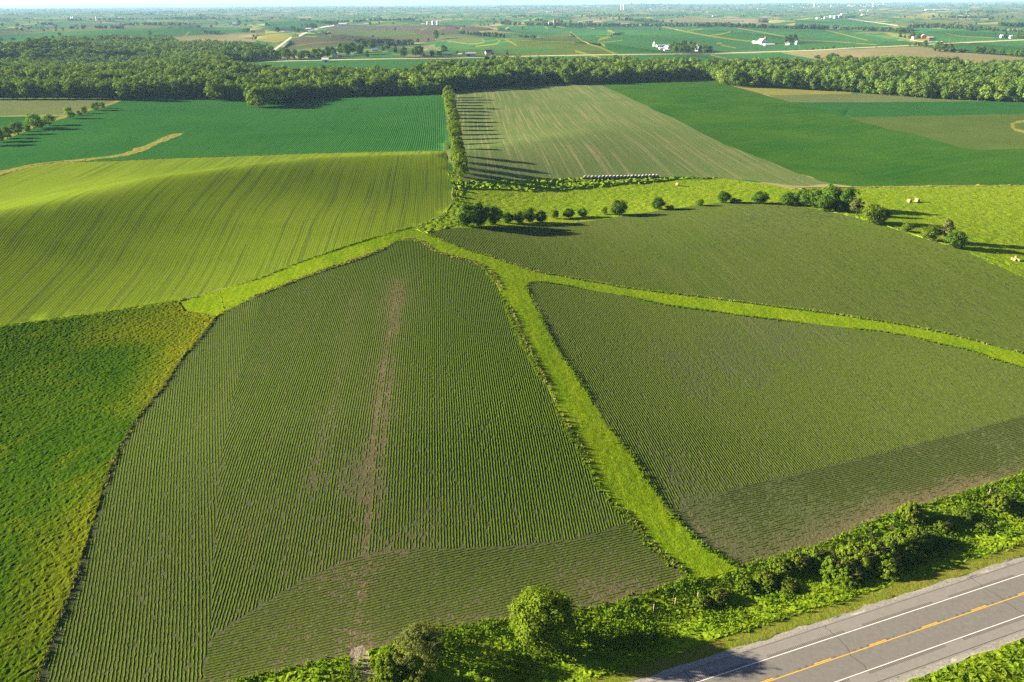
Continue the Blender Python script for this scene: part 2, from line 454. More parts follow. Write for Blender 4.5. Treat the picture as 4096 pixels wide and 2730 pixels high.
# far country
reg('pasture', 'pale', [(-200, 150), (0, 125), (500, 100), (1000, 96), (1060, 110), (1060, 136), (690, 150), (600, 140), (0, 190), (-200, 200)], label='far green pasture')
reg('field', 'soy_hills', [(-100, 150), (200, 130), (760, 108), (1000, 112), (1000, 128), (700, 145), (400, 160), (0, 180), (-100, 185)])
reg('field', 'tan', [(690, 152), (780, 143), (1024, 134), (1024, 168), (880, 172), (720, 168)])
reg('field', 'yellow', [(1010, 137), (1190, 134), (1140, 162), (1100, 172), (1010, 160)])
reg('field', 'soy_hills', [(1060, 105), (1060, 88), (1240, 85), (1330, 95), (1300, 103), (1200, 132)])
reg('field', 'plowed', [(1265, 135), (1340, 106), (1700, 102), (1990, 104), (2000, 121), (1900, 126), (1760, 140), (1735, 168), (1640, 172), (1480, 160), (1350, 158)])
reg('field', 'olive', [(1290, 125), (1420, 118), (1640, 128), (1720, 150), (1560, 152), (1350, 140)])
reg('field', 'plowed', [(1125, 198), (1165, 160), (1205, 146), (1330, 155), (1430, 163), (1400, 180), (1330, 187), (1150, 202)])
reg('field', 'olive', [(1150, 185), (1300, 168), (1420, 172), (1400, 176), (1300, 178), (1160, 195)])
reg('field', 'soy_hills', [(1990, 103), (2640, 103), (3072, 112), (3320, 118), (3520, 150), (3640, 170), (3640, 184), (3400, 192), (3072, 206), (2820, 214), (2460, 219), (2400, 190), (2300, 150), (2150, 140), (1990, 125)])
reg('field', 'olive', [(1770, 185), (1900, 180), (2090, 165), (2280, 128), (2305, 145), (2400, 190), (2460, 218), (2300, 222), (1770, 229)])
reg('field', 'pale', [(1730, 145), (1830, 142), (1930, 152), (1940, 162), (1900, 170), (1760, 165)])
reg('field', 'soy_hills', [(1740, 170), (1900, 172), (2000, 168), (2060, 182), (2000, 188), (1740, 190)])
reg('field', 'soy_hills', [(1780, 197), (2180, 196), (2290, 207), (1780, 210)])
reg('field', 'tan', [(2280, 78), (2380, 68), (2510, 70), (2520, 76), (2400, 84), (2280, 84)])
reg('field', 'tan', [(2640, 80), (2760, 68), (2900, 76), (3072, 70), (3072, 95), (2900, 92), (2640, 88)])
reg('field', 'yellow', [(3560, 72), (3640, 58), (3760, 58), (3830, 68), (3750, 73)])
reg('field', 'pale', [(3550, 95), (3700, 82), (3900, 80), (3950, 90), (3700, 106), (3600, 106)])
reg('field', 'pale', [(3780, 60), (4096, 52), (4250, 50), (4250, 75), (4096, 76), (3900, 74)])
reg('field', 'soy_hills', [(3180, 84), (3320, 76), (3560, 92), (3560, 104), (3360, 106), (3180, 100)])
reg('field', 'soy_hills', [(3640, 114), (4000, 122), (4250, 130), (4250, 152), (4000, 160), (3750, 170), (3650, 150)])
reg('field', 'yellow', [(3535, 130), (3640, 140), (3720, 152), (3700, 170), (3640, 168), (3560, 142)])
reg('field', 'soy_hills', [(900, 255), (1024, 252), (1285, 249), (1330, 238), (1764, 238), (1764, 310), (930, 310)])
reg('field', 'soy_hills', [(1764, 240), (2420, 224), (2820, 219), (3090, 213), (3240, 235), (3390, 262), (3390, 285), (1764, 290)])
reg('field', 'tan', [(3120, 211), (3500, 194), (3690, 187), (3780, 201), (3900, 215), (4096, 232), (4300, 248), (4300, 285), (3700, 275), (3390, 262), (3240, 234)])
reg('field', 'soy_hills', [(3690, 186), (3760, 178), (4096, 164), (4300, 155), (4300, 245), (4096, 229), (3900, 212), (3780, 199)])
for pts, w0, w1 in [([(2280, 128), (2310, 150), (2350, 175), (2400, 190), (2430, 205), (2470, 218)], 5, 7),
                    ([(2430, 123), (2455, 132), (2445, 146), (2400, 158), (2393, 168), (2412, 180), (2420, 187)], 9, 8),
                    ([(2640, 104), (2700, 118), (2800, 138), (2900, 154), (3030, 169)], 6, 5), ([(2950, 113), (3072, 134), (3137, 148), (3190, 159), (3377, 170), (3507, 180)], 4, 4),
                    ([(3300, 120), (3380, 140), (3470, 163)], 4, 4), ([(2865, 176), (2885, 172), (2885, 181), (2945, 193)], 6, 5), ([(2745, 126), (2780, 120), (2812, 116)], 3, 4),
                    ([(2840, 143), (2890, 136), (2925, 127)], 3, 5), ([(2300, 205), (2360, 221), (2430, 240)], 8, 9), ([(2840, 220), (2990, 256)], 4, 5),
                    ([(1300, 137), (1312, 127), (1320, 128), (1310, 140), (1325, 146)], 5, 4), ([(1790, 165), (1880, 176), (1940, 168), (1925, 156)], 4, 5),
                    ([(1900, 187), (1985, 176), (2000, 166), (1985, 158)], 4, 5), ([(2020, 158), (2045, 170), (2065, 183)], 6, 6), ([(2020, 116), (2035, 110), (2030, 122), (2045, 133)], 6, 5),
                    ([(1835, 128), (1842, 120), (1848, 110)], 6, 4), ([(1745, 122), (1780, 110)], 4, 4), ([(1680, 124), (1712, 112)], 3, 3), ([(2180, 108), (2192, 116)], 6, 5), ([(2220, 104), (2260, 113)], 4, 4),
                    ([(2345, 110), (2380, 115)], 5, 4), ([(2395, 172), (2490, 162)], 3, 3), ([(2385, 145), (2425, 152)], 3, 2), ([(1900, 105), (1950, 108), (1990, 124)], 3, 5),
                    ([(2050, 160), (2150, 165), (2300, 170)], 2, 2), ([(1540, 118), (1535, 121)], 4, 5), ([(3780, 133), (3850, 146), (3975, 152)], 2, 3), ([(1345, 190), (1440, 178)], 2, 2),
                    ([(1180, 184), (1300, 170), (1430, 168)], 2, 2), ([(740, 143), (758, 128)], 6, 7)]:
    reg('grass_strip', 'strip', strip_px(pts, w0, w1), label='far strip of dry grass')
# roads of the far country
reg('gravel_road', 'gravel_road', strip_px([(1068, 222), (1100, 198), (1166, 149)], 10, 6), label='pale gravel road')
reg('gravel_road', 'gravel_road', strip_px([(1196, 145), (1230, 128), (1290, 110), (1338, 102)], 8, 4), label='pale gravel road')
reg('gravel_road', 'gravel_road', strip_px([(1505, 74), (1525, 55)], 5, 2), label='pale gravel road')
EWROAD = [(900, 252), (1100, 246), (1300, 241), (1560, 236), (1780, 234), (2040, 227), (2400, 220), (2800, 215), (3072, 208), (3250, 202), (3400, 193), (3500, 189), (3650, 182), (3750, 176), (4096, 160), (4400, 147)]
reg('grass_strip', 'strip', strip_px(EWROAD, 4.5, 5.5), label='road verge')
reg('gravel_road', 'gravel_road', strip_px(EWROAD, 1.6, 2.0), label='straight road behind the woods')
reg('gravel_road', 'gravel_road', strip_px([(3395, 76), (3480, 88), (3590, 103)], 3, 3), label='pale gravel road')
reg('gravel_road', 'gravel_road', strip_px([(3640, 160), (3700, 168), (3770, 167)], 3, 3))

EDGE_WOB = 0.7
# middle ground
reg('field', 'soy_far', [(-200, 395), (0, 390), (480, 384), (1000, 380), (1775, 360), (1781, 500), (1781, 607), (1300, 615), (653, 638), (313, 650), (0, 706), (-200, 745)], label='dense green soybean field before the woods')
reg('field', 'pale', [(-250, 396), (0, 394), (480, 390), (430, 426), (330, 450), (250, 468), (0, 470), (-250, 476)])
reg('field', 'soy_far', [(-250, 474), (0, 468), (240, 466), (200, 488), (110, 508), (0, 545), (-250, 610)])
reg('grass_strip', 'yellow', strip_px([(490, 396), (430, 420), (300, 455), (200, 486), (100, 520), (0, 560), (-200, 630)], 9, 12), label='dry grass along the fence line')
reg('grass_strip', 'yellow', strip_px([(-200, 470), (0, 466), (130, 463), (262, 462)], 5, 5), label='dry grass along the fence line')
reg('field', 'hill', cat(H1_TOP, H1_RIGHT, rev(W0_TOP)), 0.0, label='hill field of young crop')
reg('grass_strip', 'yellow', cat(spline([(-160, 712), (0, 684), (150, 655), (300, 640), (430, 626), (480, 618), (560, 590), (640, 555), (700, 535), (737, 535)], 15), rev(spline([(-160, 738), (0, 703), (87, 679), (180, 660), (300, 650), (400, 637), (480, 628), (560, 608), (640, 575), (700, 552), (737, 535)], 15))), 0.12, 0.1, 2.0, label='curved yellow grass waterway in the soybeans')
reg('field', 'hay', [(1800, 365), (2050, 340), (2250, 328), (2400, 330), (2500, 384), (2700, 478), (2900, 580), (3072, 644), (3200, 695), (3325, 737), (3180, 745), (3000, 722), (2700, 712), (2300, 715), (2048, 722), (1850, 728), (1822, 600)], label='striped cut hay field')
reg('field', 'green_d', [(2392, 336), (2400, 325), (2830, 312), (2930, 343), (3072, 385), (3168, 410), (3400, 425), (3377, 470), (3550, 515), (3700, 548), (3850, 592), (3920, 600), (4096, 597), (4500, 590), (4500, 735), (4096, 742), (3450, 748), (3325, 737), (3200, 695), (3072, 644), (2900, 580), (2700, 478), (2500, 384)], label='bright green soybean field')
reg('field', 'yellow', [(2900, 325), (3072, 345), (3300, 358), (3420, 369), (3400, 377), (3072, 382), (2940, 348)])
reg('field', 'pale', [(3072, 382), (3400, 376), (3500, 376), (3700, 390), (4000, 400), (3980, 406), (3500, 411), (3168, 411)])
reg('field', 'soy_far', [(3165, 410), (3500, 410), (3977, 405), (4096, 412), (4500, 430), (4500, 450), (4096, 457), (3725, 464), (3377, 471), (3300, 440)])
reg('field', 'olive', [(3377, 471), (3725, 464), (4096, 457), (4500, 450), (4500, 592), (4096, 597), (3920, 600), (3850, 592), (3700, 548), (3550, 515)])
reg('grass_strip', 'yellow', strip_px([(4200, 478), (4096, 487), (4045, 494), (4050, 510), (4085, 525), (4200, 540)], 8, 12), label='loop of dry yellow grass in the olive field')
reg('pasture', 'pasture', cat([(1822, 800), (1822, 755), (2100, 768), (2400, 746), (2700, 720), (2900, 715), (3072, 738), (3150, 755), (3450, 751), (4096, 744), (4600, 738), (4600, 1330)], rev(UF_TOP[UF_TOP[:, 0] < 4450]), [(1760, 900)]), 0.10, 0.0, 2.0, label='bright green pasture below the hay field')
reg('grass_strip', 'pasture', [(1700, 895), (1790, 850), (1815, 810), (1806, 740), (1795, 690), (1830, 690), (1850, 725), (1860, 800), (1850, 860), (1830, 900), (1800, 912), (1713, 937), (1650, 925)], 0.15, 0.15, 1.2, label='rough grass at the field corner')
reg('weed_strip', 'verge', [(1836, 728), (2048, 722), (2300, 715), (2560, 714), (2790, 712), (2900, 716), (2700, 722), (2560, 738), (2400, 750), (2250, 762), (2130, 770), (1980, 762), (1836, 756)], 0.5, 0.4, 1.2, label='band of tall green weeds beside the hay field')
reg('grass_strip', 'yellow', strip_px([(3150, 757), (3450, 750), (4096, 743), (4600, 738)], 5, 6), 0.3, 0.2, 2.0)
reg('grass_strip', 'pasture', strip_px([(3330, 846), (3500, 890), (3700, 952), (3830, 990)], 14, 16), 0.25, 0.1, 1.2)

EDGE_WOB = 0.0
# near fields and waterways
reg('field', 'upper', cat(UF_TOP, rev(W2_TOP)), label='upper soybean field with thin rows', sp=3.0)
reg('field', 'right', cat(W2_BOT, rev(RF_BOT), rev(RF_LEFT)), label='right soybean field with thin rows', sp=2.0)
reg('meadow', 'meadow', cat(W0_TOP[W0_TOP[:, 0] < 900], [(900, 1247)], rev(CF_LEFT), [(-700, 3000), (-500, 1800), (-300, 1400)]), 0.09, 0.30, 0.45, label='lush dark green meadow')
reg('grass_waterway', 'grass', cat(W0_TOP[W0_TOP[:, 0] > 700], [(1713, 941)], W2_TOP, rev(W2_BOT), RF_LEFT, [(2960, 2300), (2850, 2330), (2750, 2325)], rev(CF_RIGHT), rev(CF_TOP), [(830, 1258), (740, 1248)]), 0.045, 0.05, 0.5, label='grass waterway forking between the fields')
reg('grass_strip', 'grass', strip_px([(-160, 1325), (0, 1308), (347, 1262), (612, 1221), (740, 1199)], 9, 12), 0.10, 0.25, 0.6, label='narrow raised grass strip between hill field and meadow')
reg('field', 'center', cat(CF_TOP, CF_RIGHT, CF_BOT, CF_LEFT), label='central soybean field with rows', sp=1.6)

# roadside
def road_strip(d0, d1, a=-160, b=330, n=120, wob=0.0):
    s = np.linspace(a, b, n)
    p0 = ROAD_P + s[:, None] * ROAD_D + (d0 + rng.normal(0, wob, n))[:, None] * ROAD_N
    p1 = ROAD_P + s[:, None] * ROAD_D + (d1 + rng.normal(0, wob, n))[:, None] * ROAD_N
    return np.vstack([p0, p1[::-1]])
verge_top = ground(cat(rev(RF_BOT), [(2850, 2310)], CF_BOT[CF_BOT[:, 0] > 250]))[:, :2]
s0 = (verge_top - ROAD_P) @ ROAD_D
va = ROAD_P + np.linspace(s0[-1], s0[0], 60)[:, None] * ROAD_D + 3.6 * ROAD_N
reg('verge', 'verge', None, 0.11, 0.10, 0.42, 'tall roadside grass between field and road', world=np.vstack([verge_top, va]))
reg('verge', 'verge', None, 0.16, 0.1, 0.6, 'roadside grass beyond the road', world=road_strip(-10.4, -26, -30, 160))
reg('verge', 'mown_edge', None, 0.03, 0.0, 0.5, 'mown dry edge of the verge', world=road_strip(3.2, 6.1, -160, 330, 220, 0.10))
reg('dirt_track', 'dirt', strip_px([(1480, 2890), (1462, 2760), (1452, 2700), (1440, 2640), (1425, 2590)], 150, 60), 0.03, 0.0, 0.6, label='pale dirt track leaving the field')
reg('gravel_shoulder', 'gravel', None, 0.02, 0.0, 1.0, 'loose gravel shoulder', world=road_strip(2.4, 3.55, -160, 330, 300, 0.14))
reg('gravel_shoulder', 'gravel', None, 0.02, 0.0, 1.0, 'loose gravel shoulder', world=road_strip(-10.6, -9.5, -160, 330, 300, 0.16))
reg('road_shoulder', 'shoulder', None, 0.0, 0.0, 6.0, 'paved road shoulder', world=road_strip(0.25, 2.6))
reg('road_shoulder', 'shoulder', None, 0.0, 0.0, 6.0, 'paved road shoulder', world=road_strip(-9.6, -7.3))
reg('road', 'asphalt', None, 0.0, 0.0, 6.0, 'grey two lane highway', world=road_strip(-7.3, 0.25))

# ------------------------------------------------------------------ ground sheet: one triangulation cut along all outlines
def inside(poly, x, y):
    res = np.zeros(x.shape, bool)
    bb = (x >= poly[:, 0].min()) & (x <= poly[:, 0].max()) & (y >= poly[:, 1].min()) & (y <= poly[:, 1].max())
    idx = np.nonzero(bb)[0]
    if len(idx) == 0:
        return res
    px, py = x[idx], y[idx]
    c = np.zeros(len(idx), bool)
    x0, y0 = poly[-1]
    for x1, y1 in poly:
        if y0 != y1:
            k = (y1 > py) != (y0 > py)
            c ^= k & (px < (x0 - x1) * (py - y1) / (y0 - y1) + x1)
        x0, y0 = x1, y1
    res[idx] = c
    return res

def region_of(x, y):
    rid = np.full(x.shape, -1)
    for i, r in enumerate(REG):
        rid[inside(r['poly'], x, y)] = i
    return rid

def grid_pts(x0, x1, y0, y1, sp):
    gx, gy = np.meshgrid(np.arange(x0, x1, sp), np.arange(y0, y1, sp))
    p = np.stack([gx.ravel(), gy.ravel()], 1)
    return p + rng.uniform(-0.32, 0.32, p.shape) * sp

def in_view(p, m=1.12):
    """keeps points inside the picture, widened a little"""
    q = np.column_stack([p, h(p[:, 0], p[:, 1])]) - np.array([0, 0, CAM_Z])
    zc = q @ FW
    u = (q @ RT) / np.maximum(zc, 1) * F_PX
    v = (q @ UP) / np.maximum(zc, 1) * F_PX
    return (zc > 1) & (np.abs(u) < 2048 * m + 150) & (np.abs(v) < 1365 * m + 150)

def build_ground():
    pts = []
    # polar sheet out to the horizon
    r = 150.0
    while r < 42000:
        st = r * (0.016 if r > 900 else 0.012) if r > 420 else 5.0
        half = 0.95 if r > 500 else 1.25
        a = np.arange(-half, half, st / r)
        a = a + rng.uniform(-0.3, 0.3, a.shape) * st / r
        rr = r + rng.uniform(-0.3, 0.3, a.shape) * st
        pts.append(np.stack([rr * np.sin(a), rr * np.cos(a)], 1))
        r += st
    pts.append(grid_pts(-260, 260, -60, 300, 9.0))
    pts.append(np.array([(-45000, -400), (45000, -400), (-45000, 45000), (45000, 45000), (0, -400), (-2000, -400), (2000, -400), (-45000, 15000), (45000, 15000), (0, 45000)], float))
    base = np.vstack(pts)
    rb = region_of(base[:, 0], base[:, 1])
    keep = np.ones(len(base), bool)
    for i, q in enumerate(REG):
        if q['sp'] and q['sp'] < 3:
            keep &= rb != i
    P = [base[keep]]
    for i, q in enumerate(REG):
        if q['sp']:
            b0, b1 = q['poly'].min(0), q['poly'].max(0)
            g = grid_pts(b0[0], b1[0], b0[1], b1[1], q['sp'])
            vis = in_view(g)
            g = g[vis]
            g = g[inside(q['poly'], g[:, 0], g[:, 1])]
            g = g[region_of(g[:, 0], g[:, 1]) == i]
            P.append(g)
    allp = np.vstack(P)
    verts = [Vector((float(a), float(b))) for a, b in allp]
    edges = []
    for q in REG:
        n0 = len(verts)
        k = len(q['poly'])
        verts += [Vector((float(a), float(b))) for a, b in q['poly']]
        edges += [(n0 + j, n0 + (j + 1) % k) for j in range(k)]
    vo, eo, fo, _, _, _ = delaunay_2d_cdt(verts, edges, [], 0, 1e-3, False)
    V = np.array([(v.x, v.y) for v in vo])
    Fc = np.array([f for f in fo if len(f) == 3], np.int64)
    e1 = V[Fc[:, 1]] - V[Fc[:, 0]]
    e2 = V[Fc[:, 2]] - V[Fc[:, 0]]
    flip = (e1[:, 0] * e2[:, 1] - e1[:, 1] * e2[:, 0]) < 0
    Fc[flip] = Fc[flip][:, [0, 2, 1]]
    cen = V[Fc].mean(1)
    rid = region_of(cen[:, 0], cen[:, 1])
    amp = np.array([q['amp'] for q in REG] + [0.0])
    lift = np.array([q['lift'] for q in REG] + [0.0])
    va = np.full(len(V), 9.0)
    vl = np.zeros(len(V))
    cnt = np.zeros(len(V))
    for k in range(3):
        np.minimum.at(va, Fc[:, k], amp[rid])
        np.add.at(vl, Fc[:, k], lift[rid])
        np.add.at(cnt, Fc[:, k], 1)
    va[va > 8] = 0
    vl /= np.maximum(cnt, 1)
    big = np.sin(V[:, 0] * 1.9 + 1.7 * np.sin(V[:, 1] * 0.9)) * np.sin(V[:, 1] * 1.6 + 1.3 * np.sin(V[:, 0] * 1.1))
    z = h(V[:, 0], V[:, 1]) + vl + va * (rng.uniform(-1, 1, len(V)) + 0.6 * big)
    return V, z, Fc, rid

def np_mesh(name, verts, faces, mats, smooth=False, attrs=None, mat_idx=None):
    """mesh from arrays; faces all of one size"""
    me = bpy.data.meshes.new(name)
    verts = np.ascontiguousarray(verts, np.float32)
    faces = np.ascontiguousarray(faces, np.int32)
    nf, k = faces.shape
    me.vertices.add(len(verts))
    me.vertices.foreach_set('co', verts.ravel())
    me.loops.add(nf * k)
    me.loops.foreach_set('vertex_index', faces.ravel())
    me.polygons.add(nf)
    me.polygons.foreach_set('loop_start', np.arange(0, nf * k, k, dtype=np.int32))
    me.polygons.foreach_set('loop_total', np.full(nf, k, np.int32))
    me.polygons.foreach_set('use_smooth', np.full(nf, smooth, bool))
    if mat_idx is not None:
        me.polygons.foreach_set('material_index', np.ascontiguousarray(mat_idx, np.int32))
    for m in mats:
        me.materials.append(m)
    if attrs:
        for an, av in attrs.items():
            a = me.attributes.new(an, 'FLOAT', 'POINT')
            a.data.foreach_set('value', np.ascontiguousarray(av, np.float32))
    me.update(calc_edges=True)
    return me

def obj(name, me, parent=None, **props):
    o = bpy.data.objects.new(name, me)
    COL.objects.link(o)
    if parent is not None:
        o.parent = parent
    for k, v in props.items():
        o[k] = v
    return o

# bare soil along the wheel track and at the field edges
TRACK = ground(spline([(1590, 1120), (1575, 1250), (1550, 1420), (1530, 1600), (1500, 1800), (1470, 2000), (1455, 2200), (1440, 2400), (1430, 2560)], 30))[:, :2]
TRACK2 = ground(spline([(1425, 1180), (1400, 1330), (1340, 1600), (1240, 1950)], 30))[:, :2]
EDGE_S = ground(np.vstack([RF_BOT, [(2900, 2300)]]))[:, :2]
EDGE_C = ground(CF_BOT[CF_BOT[:, 0] > 300])[:, :2]
def poly_dist(line, x, y):
    best = np.full(x.shape, 1e9)
    for a, b in zip(line[:-1], line[1:]):
        ab = b - a
        L2 = ab @ ab
        t = np.clip(((x - a[0]) * ab[0] + (y - a[1]) * ab[1]) / L2, 0, 1)
        best = np.minimum(best, np.hypot(x - a[0] - t * ab[0], y - a[1] - t * ab[1]))
    return best
def wav(x, y, s, ph=0.0):
    return 0.5 + 0.25 * (np.sin(x / s + 1.3 * np.sin(y / s * 0.7 + ph) + ph) + np.sin(y / s * 1.1 + 1.1 * np.sin(x / s * 0.8 - ph) + 2 * ph))
def bare(x, y):
    d1 = poly_dist(TRACK, x, y)
    lane = 0.5 + 0.5 * np.sin((x * math.cos(NS) - y * math.sin(NS)) * 2 * math.pi / 2.1 + 1.2 * wav(x, y, 21))
    b = np.maximum(np.exp(-(d1 / 3.0) ** 2) * (0.45 + 0.55 * lane), 0.55 * np.exp(-(d1 / 5.5) ** 2) * lane)
    b = np.maximum(b, 0.45 * np.exp(-(d1 / 6.0) ** 2) * (0.4 + wav(x, y, 9)))
    b = np.maximum(b, 0.35 * np.exp(-(poly_dist(TRACK2, x, y) / 3.0) ** 2))
    # worn ground where the track leaves the field
    d2 = poly_dist(EDGE_C, x, y)
    b = np.maximum(b, 0.75 * np.exp(-(d2 / 13) ** 2) * np.clip(wav(x, y, 7, 1.0) * 1.5 - 0.15, 0, 1) * sstep(-90, -25, x))
    dt = np.hypot((x - TRACK[-1, 0]) / 1.5, y - TRACK[-1, 1] - 6)
    b = np.maximum(b, 0.62 * np.exp(-(dt / 24) ** 2) * (0.45 + 0.8 * wav(x, y, 5, 0.6)))
    b = np.maximum(b, 0.9 * np.exp(-(np.hypot(x - TRACK[-1, 0], y - TRACK[-1, 1]) / 6.0) ** 2))
    d3 = poly_dist(EDGE_S, x, y)
    b = np.maximum(b, 1.0 * np.exp(-(d3 / 4.2) ** 2) * np.clip(wav(x, y, 11, 0.4) * 1.5 - 0.1, 0, 1))
    return np.clip(b, 0, 1)

WEND = at(850, 1222)[:2]
EDGE_M = ground(CF_LEFT[CF_LEFT[:, 0] > 0])[:, :2]
GV, GZ, GF, GR = build_ground()
for i in range(-1, len(REG)):
    fsel = GF[GR == i]
    if len(fsel) == 0:
        continue
    used, inv = np.unique(fsel, return_inverse=True)
    vv = np.column_stack([GV[used], GZ[used]])
    q = REG[i] if i >= 0 else dict(name='ground', mat='far', label='far patchwork of fields', amp=0)
    at_ = None
    if q['mat'] == 'meadow':
        at_ = {'bare': (1 - sstep(4, 42, np.hypot(vv[:, 0] - WEND[0], vv[:, 1] - WEND[1]) + 16 * (wav(vv[:, 0], vv[:, 1], 6) - 0.5))) + 0.8 * np.exp(-(poly_dist(EDGE_M, vv[:, 0], vv[:, 1]) / 7.0) ** 2) * np.clip(2 * wav(vv[:, 0], vv[:, 1], 11, 2.0) - 0.5, 0, 1)}
    if q['mat'] in ('center', 'right'):
        at_ = {'bare': bare(vv[:, 0], vv[:, 1])}
    me = np_mesh(q['name'], vv, inv.reshape(-1, 3), [MATS[q['mat']]], smooth=q['amp'] < 0.08, attrs=at_)
    o = obj(q['name'], me, kind='structure')
    if q['label']:
        o['label'] = q['label']

# ------------------------------------------------------------------ leaves
def leaf_mat(name, c, c2, transl=0.35, hue=0.12, patch=0.5):
    m, nt, out = new_mat(name)
    g = NT(nt)
    oi = g.n('ShaderNodeObjectInfo')
    geo = g.n('ShaderNodeNewGeometry')
    f = g.math('ADD', g.math('MULTIPLY', oi.outputs['Random'], 0.75), g.math('MULTIPLY', geo.outputs['Random Per Island'], 0.25))
    col = g.mix(f, c, c2)
    r = g.math('FRACT', g.math('MULTIPLY', oi.outputs['Random'], 7.31))
    k = g.remap(r, 0, 1, 1 - hue, 1 + hue)
    n = g.remap(g.noise(g.pos(), 1 / patch, 2, 0.6), 0.3, 0.7, 0.78, 1.22)
    k = g.math('MULTIPLY', k, n)
    col = g.mix(1.0, col, g.combine(k, k, k), 'MULTIPLY')
    tc = g.mix(1.0, col, (1.25, 1.2, 0.5), 'MULTIPLY')
    surface(g, out, col, 0.7, None, 0.0, transl, tc)
    return m

LEAF = leaf_mat('tree leaves', (0.072, 0.150, 0.022), (0.165, 0.240, 0.040), 0.3, 0.35, 1.5)
LEAF_DARK = leaf_mat('dark tree leaves', (0.055, 0.125, 0.012), (0.085, 0.150, 0.016), 0.3, 0.15, 0.8)
LEAF_BRIGHT = leaf_mat('bright shrub leaves', (0.110, 0.185, 0.014), (0.150, 0.205, 0.020), 0.4, 0.12)
LEAF_NEAR = leaf_mat('golden green leaves', (0.100, 0.175, 0.012), (0.140, 0.200, 0.016), 0.35, 0.05)
LEAF_OLIVE = leaf_mat('olive willow leaves', (0.140, 0.165, 0.045), (0.12, 0.15, 0.04), 0.35, 0.1)
LEAF_FENCE = leaf_mat('hedge leaves', (0.100, 0.170, 0.012), (0.140, 0.190, 0.018), 0.35, 0.18)
LEAF_FAR = leaf_mat('far tree leaves', (0.050, 0.100, 0.024), (0.075, 0.115, 0.030), 0.2, 0.2, 3.0)
CONIFER = leaf_mat('spruce needles', (0.018, 0.045, 0.018), (0.026, 0.055, 0.020), 0.1, 0.1)
SOYLEAF = leaf_mat('soybean leaves', (0.092, 0.145, 0.011), (0.068, 0.125, 0.010), 0.3, 0.0, 0.9)
SOYLEAF_R = leaf_mat('thin soybean leaves', (0.094, 0.134, 0.016), (0.074, 0.116, 0.013), 0.3, 0.0, 0.9)
HILLLEAF = leaf_mat('hill crop leaves', (0.155, 0.230, 0.012), (0.130, 0.205, 0.012), 0.3, 0.0, 1.5)
WEED = leaf_mat('weed leaves', (0.095, 0.190, 0.008), (0.135, 0.215, 0.012), 0.4, 0.0, 0.8)
DRYGRASS = leaf_mat('dry grass blades', (0.25, 0.25, 0.085), (0.19, 0.23, 0.035), 0.15, 0.0, 1.5)
GREENGRASS = leaf_mat('green grass blades', (0.115, 0.205, 0.010), (0.155, 0.220, 0.014), 0.4, 0.0, 1.5)
BARK = plain('bark', (0.10, 0.078, 0.058), 0.95, 0.05, 0.25, 2.0)

def leaves(c, n, size, seed=0, ratio=0.62):
    """diamond-shaped leaf faces at centres c with normals n"""
    r = np.random.default_rng(seed)
    k = len(c)
    n = n / np.maximum(np.linalg.norm(n, axis=1), 1e-6)[:, None]
    t = np.cross(n, r.normal(size=(k, 3)))
    t /= np.maximum(np.linalg.norm(t, axis=1), 1e-6)[:, None]
    b = np.cross(n, t)
    s = (size * r.uniform(0.6, 1.35, k))[:, None]
    v = np.stack([c + t * s, c + b * s * ratio, c - t * s, c - b * s * ratio], 1).reshape(-1, 3)
    f = np.arange(4 * k).reshape(k, 4)
    return v, f

def crown_mesh(name, seed, H=10.0, W=8.0, base=0.22, lobes=34, per=70, leaf=0.34, mat=None, shape='round', lobe_r=0.19):
    r = np.random.default_rng(seed)
    C, Nn = [], []
    zc, rz, rx = H * (base + (1 - base) * 0.5), H * (1 - base) * 0.5, W / 2
    for i in range(lobes):
        d = r.normal(size=3)
        d /= np.linalg.norm(d)
        if shape == 'round':
            rad = r.uniform(0.45, 0.92) ** 0.6
            if d[2] < -0.3 and base > 0.05:
                d[2] *= 0.75
            p = np.array([d[0] * rx * rad * 0.9, d[1] * rx * rad * 0.9, zc + d[2] * rz * rad * 0.86])
            lr = W * lobe_r * r.uniform(0.65, 1.25)
        elif shape == 'cone':
            t = r.uniform(0, 1) ** 1.4
            a = r.uniform(0, 6.283)
            rr = rx * (1 - t) * r.uniform(0.55, 0.95)
            p = np.array([math.cos(a) * rr, math.sin(a) * rr, H * (base + (0.97 - base) * t)])
            lr = W * 0.13 * (1.15 - t * 0.8)
        elif shape == 'spiky':
            a = r.uniform(0, 6.283)
            t = r.uniform(0.15, 1)
            top = H * r.uniform(0.5, 1.0)
            p = np.array([math.cos(a) * rx * t * (0.5 + 0.5 * t), math.sin(a) * rx * t * (0.5 + 0.5 * t), top * (1 - (t - 0.35) ** 2 * 1.1)])
            lr = W * 0.075
        else:   # thicket: low dome of many heads
            a = r.uniform(0, 6.283)
            t = math.sqrt(r.uniform(0, 1))
            zz = H * (1 - 0.72 * t ** 2.6) * r.uniform(0.82, 1.02)
            p = np.array([math.cos(a) * rx * t * 0.95, math.sin(a) * rx * t * 0.95, zz * r.uniform(0.55, 0.95)])
            lr = W * lobe_r * r.uniform(0.7, 1.2)
        k = max(6, int(per * r.uniform(0.7, 1.3)))
        q = r.normal(size=(k, 3))
        q /= np.linalg.norm(q, axis=1)[:, None]
        rr = lr * r.uniform(0.55, 1.08, k)[:, None]
        sq = np.array([1, 1, 0.78])
        C.append(p + q * rr * sq)
        Nn.append(q * 1.0 + r.normal(size=(k, 3)) * 0.40 + np.array([0, 0, 0.2]) + 0.5 * (p - np.array([0, 0, zc])) / max(np.linalg.norm(p - np.array([0, 0, zc])), 0.1))
    C = np.vstack(C)
    Nn = np.vstack(Nn)
    C[:, 2] = np.maximum(C[:, 2], 0.05 * H)
    v, f = leaves(C, Nn, leaf, seed + 1)
    return np_mesh(name, v, f, [mat])

